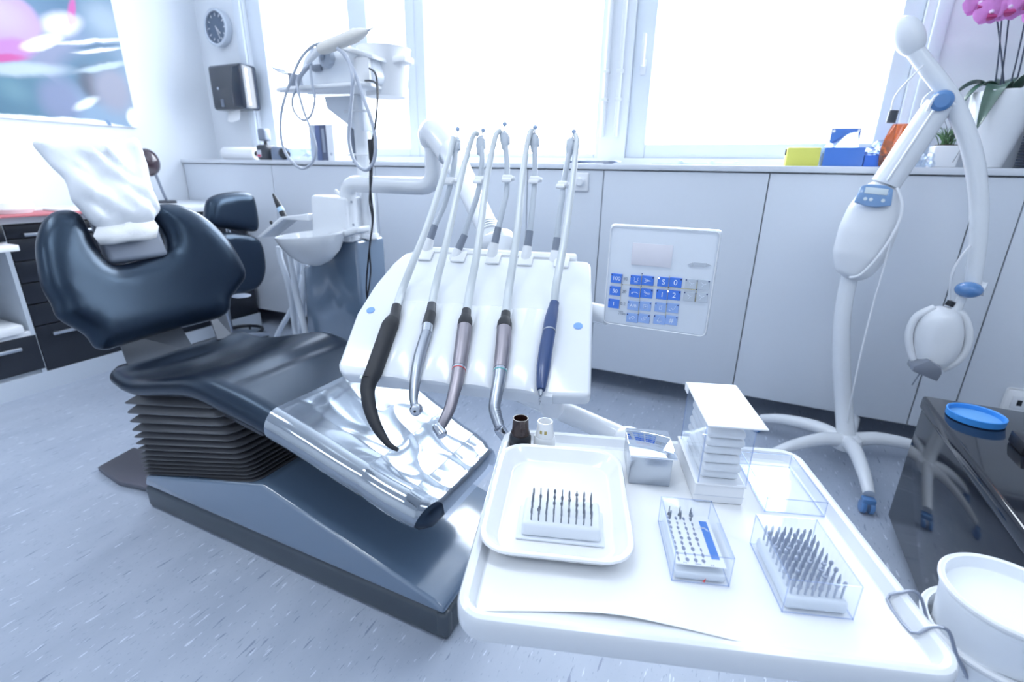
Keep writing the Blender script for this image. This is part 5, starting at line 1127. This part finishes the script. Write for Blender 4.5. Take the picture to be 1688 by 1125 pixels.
# 3, 4 contra-angles
def contra(label, pts, ringm, ridges, bodym, neckm, hosep, headdir):
    c0, c1, s0, s1, b0, b1, n = pts
    t = hp(label, V(*c0))
    part('collar', G().tube(P_([c0, c1]), [.0090, .0095], 24, 1), BLACKM, t)
    part('shoulder', G().tube(P_([c1, s0, s1]), [.0100, .0135, .0140], 24, 3), BLACKR, t)
    part('motor_body', G().tube(P_([s1, b0, b1]), [.0136, .0136, .0126], 28, 2), bodym, t)
    d = (V(*n[0]) - V(*b1)).normalized()
    part('ring', G().tube([V(*b1), V(*b1) + d * .005], [.0120, .0120], 28, 1), CHROME, t)
    part('colour_ring', G().tube([V(*b1) + d * .0052, V(*b1) + d * .0068], [.01225, .0122], 28, 1), ringm, t)
    N = [V(*b1) + d * .007] + P_(n)
    part('neck', G().tube(N, [.0118] + [.0112, .0103, .0096, .0086, .0075][:len(N) - 1], 24, 5), neckm, t)
    if ridges:
        a, b = N[-3], N[-1]; u = (b - a).normalized(); g = G()
        for i in range(6): g.cyl(a + u * (.002 + .0045 * i), a + u * (.0035 + .0045 * i), .0098 - .0003 * i, n=24)
        part('grip_ridges', g, neckm, t)
    e = N[-1]; u = (N[-1] - N[-2]).normalized(); hd3 = V(*headdir).normalized(); hc3 = e + u * .004
    part('head', G().lathe([(0, -.0140), (.006, -.0140), (.0088, -.0115), (.0092, .006), (.0078, .0085), (0, .009)], hc3, hd3, 24), CHROME, t)
    part('latch', G().lathe([(.0045, .009), (.0045, .0105), (0, .011)], hc3, hd3, 18), STEEL, t)
    part('hose', G().tube(P_(hosep), [.0084, .0084, .0080, .0076, .0070, .0064, .0058, .0054][:len(hosep)], 16, 6), HOSE, t)
contra('contra-angle handpiece with mauve grey body and red ring, middle of the five', ((-0.4669,0.8014,0.8934), (-0.4609,0.7885,0.8854), (-0.4564,0.7783,0.879), (-0.4513,0.7671,0.872), (-0.4351,0.73,0.849), (-0.418,0.6897,0.824), [(-0.4079,0.6643,0.8084), (-0.4021,0.6444,0.7953), (-0.3969,0.624,0.7808), (-0.3958,0.6051,0.7677), (-0.3967,0.5933,0.759)]),
       mat('red_ring', (.6, .05, .06), .4), False, SATIN, SATIN, [(-0.4669,0.8014,0.8934), (-0.4824,0.8432,0.9238), (-0.4899,0.8826,0.9817), (-0.5045,0.9305,1.0432), (-0.5234,0.9876,1.1203), (-0.5294,1.0243,1.1826), (-0.5284,1.0451,1.2242), (-0.5238,1.0566,1.2323)], (-.75, .35, .45))
contra('contra-angle handpiece with mauve body, steel neck and teal ring, second from the right', ((-0.3918,0.8209,0.8939), (-0.3867,0.8079,0.8859), (-0.3836,0.7989,0.8804), (-0.3793,0.7877,0.8735), (-0.3641,0.7522,0.8515), (-0.3482,0.7109,0.8261), [(-0.3404,0.6885,0.8125), (-0.3339,0.6668,0.7983), (-0.3273,0.6472,0.7841), (-0.3149,0.6339,0.7714), (-0.3051,0.6252,0.7629)]),
       mat('teal_ring', (.10, .42, .42), .4), True, SATIN, STEEL, [(-0.3918,0.8209,0.8939), (-0.4068,0.8621,0.9238), (-0.4156,0.9011,0.9794), (-0.4284,0.9495,1.0461), (-0.4476,1.0065,1.122), (-0.4565,1.0424,1.1798), (-0.458,1.0627,1.2222), (-0.4558,1.0735,1.235)], (-.45, -.3, .85))
# 5 navy scaler
A = P_([(-0.3136,0.8729,0.9109), (-0.311,0.8602,0.9034)]); t = hp('navy blue scaler handpiece with a twisted steel tip, rightmost on the console', A[0])
part('collar', G().tube(A, [.0092, .0095], 24, 1), NAVY, t)
part('grip', G().tube(P_([(-0.311,0.8602,0.9034), (-0.3054,0.8343,0.8882), (-0.2995,0.811,0.8743)]), [.0102, .0120, .0122], 26, 3), NAVY, t)
part('ring', G().tube(P_([(-0.2995,0.811,0.8743), (-0.2985,0.8086,0.8728)]), [.0124, .0124], 26, 1), STEEL, t)
part('body', G().tube(P_([(-0.2985,0.8086,0.8728), (-0.2905,0.7753,0.8531), (-0.2807,0.741,0.8324), (-0.273,0.7152,0.8157), (-0.2689,0.7029,0.8071)]), [.0120, .0125, .0120, .0092, .0070], 26, 4), NAVY, t)
n0, n1, n2 = P_([(-0.2694,0.7016,0.8065), (-0.2665,0.6948,0.8011), (-0.2625,0.6809,0.7904)])
g = G(); g.tube([n0, n1], [.0045, .0032], 12, 1)
ax = (n2 - n1); 
for ph in (0, PI): 
    e1 = ax.orthogonal().normalized(); e2 = ax.normalized().cross(e1)
    g.tube([n1 + ax * (i / 16) + (e1 * math.cos(i * .8 + ph) + e2 * math.sin(i * .8 + ph)) * .0022 * (1 - i / 18) for i in range(17)], .0009, 6, 2)
part('tip', g, STEEL, t)
part('hose', G().tube(P_([(-0.3136,0.8729,0.9109), (-0.3176,0.8895,0.9428), (-0.3251,0.934,0.9946), (-0.3357,0.988,1.0543), (-0.3459,1.037,1.1243), (-0.3537,1.0711,1.1763), (-0.3583,1.0906,1.2133), (-0.3653,1.0971,1.2258)]), [.0080, .0080, .0078, .0074, .0068, .0062, .0056, .0052], 16, 6), HOSE, t)

# ================================================================ tray table and what stands on it
TT = thing('tray_table', 'white tray table with raised rim in the foreground, carried on an arm', 'tray table', FR['TRAY'][0])
U0, U1, V0, V1 = -.010, .433, -.010, .352
def rr2(u0, u1, v0, v1, r, z, n=6):
    o = []
    for cx, cy, a0 in ((u1 - r, v1 - r, 0), (u0 + r, v1 - r, PI / 2), (u0 + r, v0 + r, PI), (u1 - r, v0 + r, 1.5 * PI)):
        o += [V(cx + r * math.cos(a0 + k * PI / 2 / n), cy + r * math.sin(a0 + k * PI / 2 / n), z) for k in range(n + 1)]
    return o
def rim(d, z, r=.030): return rr2(U0 + d, U1 - d, V0 + d, V1 - d, max(.004, r - d), z)
g = G('TRAY').loft([rim(.008, -.020), rim(.002, -.017), rim(.0, -.012), rim(0, .006), rim(.002, .010), rim(.006, .0115), rim(.011, .010), rim(.014, .004), rim(.018, .0)])
part('tray', g, WHITEM, TT)
g = G('TRAY'); g.box(.15, .30, .20, .30, -.055, -.026, .008); part('mount', g, WHITES, TT)
a0 = V(*(-0.3143,0.8705,0.6951)); a1 = V(*(-0.1503,0.8354,0.6795)); 
part('arm', G().tube([a0 + (a0 - a1) * .5 + V(0, .0, .0), a0, a1], [.021, .021, .020], 24, 2), WHITEM, TT)
a2 = V(*(-0.1395,0.8283,0.6783)); g = G(); g.ell(a2, (.030, .030, .028)); g.tube([a2, a2 + V(.02, -.08, -.05), frame('TRAY') @ V(.22, .29, -.045)], .022, 20, 4); part('arm_joint', g, WHITE, TT)
g = G('HEAD'); q = V(*(0.1494,0.0018,-0.03)); g.tube([(q.x, q.y + .02, -.03), (q.x, q.y + .03, -.10)], [.02, .022], 20, 1); part('arm_mount', g, WHITES, TT)
def paper(u, v):
    x = .010 + .402 * u; y = .008 + .315 * v - .012 * max(0, 1 - v * 8) * math.sin(PI * min(1, u * 1.6)) * (-1)
    z = .0012 + .0035 * math.exp(-((u - .33) / .12) ** 2) * max(0, 1 - v * 5) + .0006 * abs(noise.noise(V(u * 5, v * 5, 2)))
    return V(x, y, z)
g = G('TRAY').sheet(paper, 40, 30, .0003); solo('tray_paper', g, PAPER, 'white paper liner covering the tray table', 'paper', tuple(frame('TRAY') @ V(.2, .15, .001)))
def onT(u, v, h=0): return tuple(frame('TRAY') @ V(u, v, h))
# melamine tray
def mr(d, z): return rr2(-.002 + d, .165 - d, .066 + d, .286 - d, .034 - d * .35, z)
t = solo('melamine_tray', G('TRAY').loft([mr(.018, .0026), mr(.015, .003), mr(.004, .014), mr(.0, .019), mr(-.001, .0205), mr(0, .0225), mr(.003, .023), mr(.006, .021), mr(.016, .0055), mr(.020, .0048)]), TRAYW, 'glossy white melamine tray holding the open bur block', 'tray', onT(.08, .17, .0026), sharp=50)
# bur block
t = thing('bur_block', 'open white plastic bur block standing in the melamine tray', 'bur block', onT(.086, .135, .005))
BW = mat('block_white', (.74, .78, .83), .4)
part('flange', G('TRAY').box(.036, .136, .106, .165, .0049, .0080, .0015), BW, t)
part('block', G('TRAY').box(.0425, .1305, .110, .160, .0079, .0258, .004, 3, taper=-.03), BW, t)
HOLE = mat('peg_hole', (.10, .11, .14), .6)
def bur(kind):
    Ls = .0075; pr = {0: [(.0008, 0), (.0008, .010), (.0011, .011), (.0011, .017), (.0004, .020)], 1: [(.0008, 0), (.0008, .012), (.0006, .014), (.0014, .0155), (.0016, .0175), (.0008, .0198)],
          2: [(.0008, 0), (.0008, .009), (.0013, .010), (.0010, .015), (.0003, .0205)], 3: [(.0008, 0), (.0009, .006), (.0016, .007), (.0016, .010), (.0007, .012), (.0005, .0205)], 4: [(.0008, 0), (.0008, .013), (.0018, .014), (.0018, .016), (.0006, .017), (.0006, .0195)]}[kind]
    return G().lathe([(0, 0)] + [(r * 1.0, h) for r, h in pr] + [(0, pr[-1][1] + .0003)], n=10)
BURM = mat('bur_steel', (.20, .22, .26), .35, .9)
def burset(u0, u1, nu, v0, v1, nv, h, group, label, seed, jit=.0, fat=1.0, bm_=None):
    random.seed(seed); protos = {}
    for j in range(nv):
        for i in range(nu):
            k = random.choice((0, 0, 1, 2, 2, 3, 4)); u = u0 + (u1 - u0) * i / (nu - 1); v = v0 + (v1 - v0) * j / (nv - 1); loc = onT(u + random.uniform(-jit, jit), v, h)
            if k not in protos:
                o = solo('dental_bur', bur(k), bm_ or BURM, label, 'bur', (0, 0, 0), group); protos[k] = o
            else:
                o = protos[k].copy(); C.objects.link(o)
            o.location = loc; o.rotation_euler = (random.uniform(-.02, .02), random.uniform(-.02, .02), 0)
            o.scale = (fat, fat, 1)
burset(.0525, .1200, 9, .116, .149, 4, .0257, 'burs in the open white block', 'small grey steel bur standing in the open white block on the melamine tray', 5)
# clear box with many burs
def clearbox(t, u0, u1, v0, v1, h0, h1, th=.0012, lid=True):
    g = G('TRAY'); g.box(u0, u1, v0, v0 + th, h0, h1); g.box(u0, u1, v1 - th, v1, h0, h1); g.box(u0, u0 + th, v0 + th, v1 - th, h0, h1); g.box(u1 - th, u1, v0 + th, v1 - th, h0, h1)
    if lid: g.box(u0 + th, u1 - th, v0 + th, v1 - th, h1 - th, h1)
    part('clear_cover', g, CLEAR, t, 'clear acrylic cover')
    g = G('TRAY'); c = [(u0, v0), (u1, v0), (u1, v1), (u0, v1)]
    for (a, b), (c2, d2) in zip(c, c[1:] + c[:1]):
        g.tube([(a, b, h1 - .0005), (c2, d2, h1 - .0005)], .0006, 6, 1); g.tube([(a, b, h0 + .0006), (c2, d2, h0 + .0006)], .0006, 6, 1); g.tube([(a, b, h0), (a, b, h1)], .0006, 6, 1)
    part('cover_edges', g, CLEARE, t)
t = thing('bur_box', 'clear-lidded box crowded with upright burs, near the right rim of the tray table', 'bur box', onT(.334, .094, .002))
clearbox(t, .302, .366, .048, .142, .002, .042)
part('block', G('TRAY').box(.3055, .3625, .0515, .1385, .0021, .0165, .004, 3), BW, t)
burset(.311, .357, 8, .058, .132, 9, .0164, 'burs in the clear-lidded box', 'small grey steel bur standing under the clear lid of the crowded bur box', 9, fat=1.3, bm_=mat('bur_pale_steel', (.42, .46, .56), .45, .4))
# bur box with printed card
t = thing('instrument_box', 'clear box with a printed card, blue strip and red mark on the tray table', 'bur box', onT(.23, .12, .002))
clearbox(t, .203, .260, .073, .165, .002, .038)
part('base_block', G('TRAY').box(.206, .257, .076, .162, .0021, .011, .003, 2), BW, t)
cd = part('printed_card', G('TRAY').box(.2065, .2565, .079, .160, .0185, .0192), PAPER, t, 'white card printed with grey bur outlines')
part('card_supports', G('TRAY').box(.215, .250, .088, .155, .0111, .0184, .001), BW, t)
part('blue_strip', G('TRAY').box(.2445, .2530, .090, .150, .0193, .0196), mat('strip_blue', (.07, .23, .66), .4), t)
g = G('TRAY'); random.seed(4)
for i in range(4):
    for j in range(9):
        u = .2105 + .0085 * i + random.uniform(-.0006, .0006); v = .086 + .0082 * j; w = random.choice((.0011, .0015, .0020)); l = random.uniform(.0024, .0036)
        g.lathe([(w, .0193), (w, .01945), (0, .01945)], (u, v, 0), n=10, sy=l / w); g.box(u - .0003, u + .0003, v - .004, v - .0015, .0193, .01942)
g.box(.226, .232, .0805, .0812, .0193, .01942)
for x in (.2145, .2165, .242, .244): g.box(x, x + .0008, .0802, .0818, .0193, .01942)
part('printed_marks', g, mat('print_grey', (.22, .25, .36), .6), t)
g = G('TRAY')
for (a, r) in ((.2495, .0045), (.2490, .0062)): g.tube([(a - .004 + r * math.cos(q * PI / 8), .133 + r * math.sin(q * PI / 8), .0199) for q in range(9)], .0003, 5, 1)
part('logo_arcs', g, PAPER, t)
part('red_mark', G('TRAY').prism([(.2330, .0050), (.2362, .0092), (.2355, .0042)], .0725, .0729, 'xz'), mat('red_mark', (.7, .05, .06), .5), t, 'small red mark')
burset(.212, .236, 3, .150, .157, 2, .011, 'burs in the box with the printed card', 'small grey bur at the back of the box with the printed card', 3)
# steel box with glossy lid
t = thing('mirror_box', 'small steel box with a mirror-like lid reflecting the blue keypad', 'box', onT(.203, .27, .002))
part('box_body', G('TRAY').box(.1745, .2290, .2390, .3150, .0015, .046, .0015), mat('box_steel', (.50, .54, .60), .22, .9, bump=.05, bscale=90), t)
part('lid', G('TRAY').box(.1725, .2330, .2330, .3080, .0462, .0490, .0008, M=None), mat('mirror_lid', (.80, .84, .90), .035, 1), t, 'mirror-like lid')
# cotton dispenser
t = thing('pad_dispenser', 'clear dispenser of folded white pads with a flat white lid on the tray table', 'dispenser', onT(.285, .27, .002))
g = G('TRAY'); g.box(.2535, .3145, .212, .330, .0015, .0275, .003, 2); g.box(.2525, .3155, .211, .331, .0275, .0300, .001); part('base', g, WHITES, t)
part('base_seam', G('TRAY').box(.2530, .3150, .2115, .2119, .0125, .0130), PANEL, t)
g = G('TRAY'); th = .0015; u0, u1, v0, v1, h0, h1 = .2565, .3145, .2135, .322, .0301, .1165
g.box(u0, u1, v0, v0 + th, h0, h1); g.box(u0, u1, v1 - th, v1, h0, h1); g.box(u0, u0 + th, v0, v1, h0, h1); g.box(u1 - th, u1, v0, v1, h0, h1); part('clear_body', g, CLEAR, t)
g = G('TRAY')
for a, b in ((u0, v0), (u1, v0), (u1, v1), (u0, v1)): g.tube([(a, b, h0), (a, b, h1)], .0009, 6, 1)
part('body_edges', g, CLEARE, t)
part('lid', G('TRAY').prism([(.252, .1178), (.321, .1178), (.321, .1200), (.252, .1200)], .196, .326, 'xz', .0008), WHITES, t, 'flat white lid')
part('lid_lip', G('TRAY').box(.252, .2545, .31, .3265, .108, .1179, .001), WHITES, t)
random.seed(12)
for i in range(6):
    h = .0306 + .0115 * i; du, dv = random.uniform(-.002, .002), random.uniform(-.003, .003)
    g = G('TRAY'); g.box(.2615 + du, .3085 + du, .222 + dv, .312 + dv, h, h + .0108, .0045, 3)
    solo('folded_pad', g, COTTON, ['bottom white folded pad in the clear dispenser', 'second white folded pad from the bottom in the clear dispenser', 'third white folded pad from the bottom in the clear dispenser', 'fourth white folded pad from the bottom in the clear dispenser', 'fifth white folded pad from the bottom in the clear dispenser', 'topmost white folded pad in the clear dispenser'][i], 'pad', onT(.285, .267, h), 'folded pads in the dispenser')
# clear dish
t = thing('acrylic_dish', 'empty open clear acrylic tray behind the crowded bur box', 'dish', onT(.374, .26, .002))
g = G('TRAY'); u0, u1, v0, v1, h0, h1 = .339, .409, .204, .312, .0018, .0225; th = .0014
g.box(u0 + th, u1 - th, v0 + th, v1 - th, h0, h0 + th); g.box(u0, u1, v0, v0 + th, h0, h1); g.box(u0, u1, v1 - th, v1, h0, h1); g.box(u0, u0 + th, v0, v1, h0, h1); g.box(u1 - th, u1, v0, v1, h0, h1)
part('dish_body', g, CLEAR, t)
g = G('TRAY')
for d, hh in ((.0005, h1), (.0, h0 + .0008)):
    c = [(u0, v0), (u1, v0), (u1, v1), (u0, v1)]
    for (a, b), (c2, d2) in zip(c, c[1:] + c[:1]): g.tube([(a, b, hh), (c2, d2, hh)], .0008, 6, 1)
for a, b in c: g.tube([(a, b, h0), (a, b, h1)], .0007, 6, 1)
part('dish_edges', g, CLEARE, t)
# bottles behind the melamine tray
q0 = V(*(0.0188,0.3012,0.045)); q1 = V(*(0.0557,0.3014,0.045))
t = thing('small_bottle', 'small black bottle with a hollow top behind the melamine tray', 'bottle', onT(q0.x, .312, .002))
part('bottle_body', G('TRAY').lathe([(.015, 0), (.0165, .001), (.0165, .018), (.0150, .022), (0, .022)], (q0.x, .312, .0018), n=36), BLACKM, t)
part('cap', G('TRAY').lathe([(.0142, 0), (.0142, .004), (.0128, .006), (.0118, .026), (.0105, .026), (.0100, .012), (0, .012)], (q0.x, .312, .0239), n=36), mat('brown_black', (.03, .014, .012), .25, coat=.5), t)
t = thing('small_bottle', 'small milky white bottle with gold marks behind the melamine tray', 'bottle', onT(q1.x, .312, .002))
part('bottle_body', G('TRAY').lathe([(.015, 0), (.0165, .001), (.0165, .018), (.0150, .022), (0, .022)], (q1.x, .312, .0018), n=36), mat('milky_white', (.80, .82, .83), .3, coat=.3), t)
part('cap', G('TRAY').lathe([(.0142, 0), (.0142, .003), (.0128, .006), (.0115, .024), (.0100, .024), (.0095, .012), (0, .012)], (q1.x, .312, .0239), n=36), mat('milky_cap', (.84, .85, .86), .25, coat=.3), t)
g = G('TRAY')
for a in (-1.45, -2.0): g.box(-.0018, .0018, -.0003, .0003, -.002, .003, M=TR(q1.x + .0128 * math.cos(a), .312 + .0128 * math.sin(a), .034) @ RZ(a + PI / 2))
part('gold_marks', g, mat('gold_print', (.45, .36, .12), .4), t)
# tubs on the wire holder
def tub(name, label, cu, cv, hb, H, R, lid):
    t = thing('plastic_tub', label, 'tub', onT(cu, cv, hb))
    part('tub_body', G('TRAY').lathe([(0, 0), (R * .84, 0), (R * .86, .002), (R * .95, H - .012), (R * .97, H - .011), (R * .97, H - .008), (R * .95, H - .007), (R * .96, H), (R * .93, H), (R * .90, H - .010), (R * .88, H - .0115), (0, H - .0115)] if lid == 2 else [(0, 0), (R * .84, 0), (R * .86, .002), (R * .95, H - .012), (R * .97, H - .011), (R * .97, H - .008), (R * .95, H - .007), (R * .96, H), (R * .92, H), (R * .83, .004), (0, .003)], (cu, cv, hb), n=56), mat('milky_tub', (.80, .83, .87), .35, coat=.2), t)
    if lid: part('rim_ring', G('TRAY').lathe([(R * .97, H - .005), (R * 1.02, H - .004), (R * 1.03, H - .001), (R * 1.0, H + .001), (R * .955, H), (R * .955, H - .004)], (cu, cv, hb), n=56, cap=False), WHITES, t)
    return t
tub('plastic_tub', 'lower white plastic tub held by the wire ring at the right tray edge', .513, .068, -.066, .050, .060, True)
tub('plastic_tub', 'upper white plastic tub nested in the lower one at the right edge', .506, .064, -.036, .072, .0535, 2)
t = thing('wire_holder', 'bent wire ring holder hooked over the right rim of the tray table', 'holder', onT(.43, .06, .0))
g = G('TRAY'); rr3 = .0535
g.tube([(.513 + rr3 * math.cos(i * PI / 16), .068 + rr3 * math.sin(i * PI / 16), -.040) for i in range(33)], .0018, 8, 1)
g.tube([(.513 - rr3, .090 - .02, -.040), (.452, .078, -.012), (.438, .078, .014), (.425, .078, .014), (.4125, .078, .003), (.4125, .040, .003), (.425, .038, .014), (.438, .036, .014), (.452, .036, -.012), (.470, .036, -.040)], .0016, 8, 3)
part('wire', g, mat('dull_wire', (.35, .38, .45), .35, .9), t)
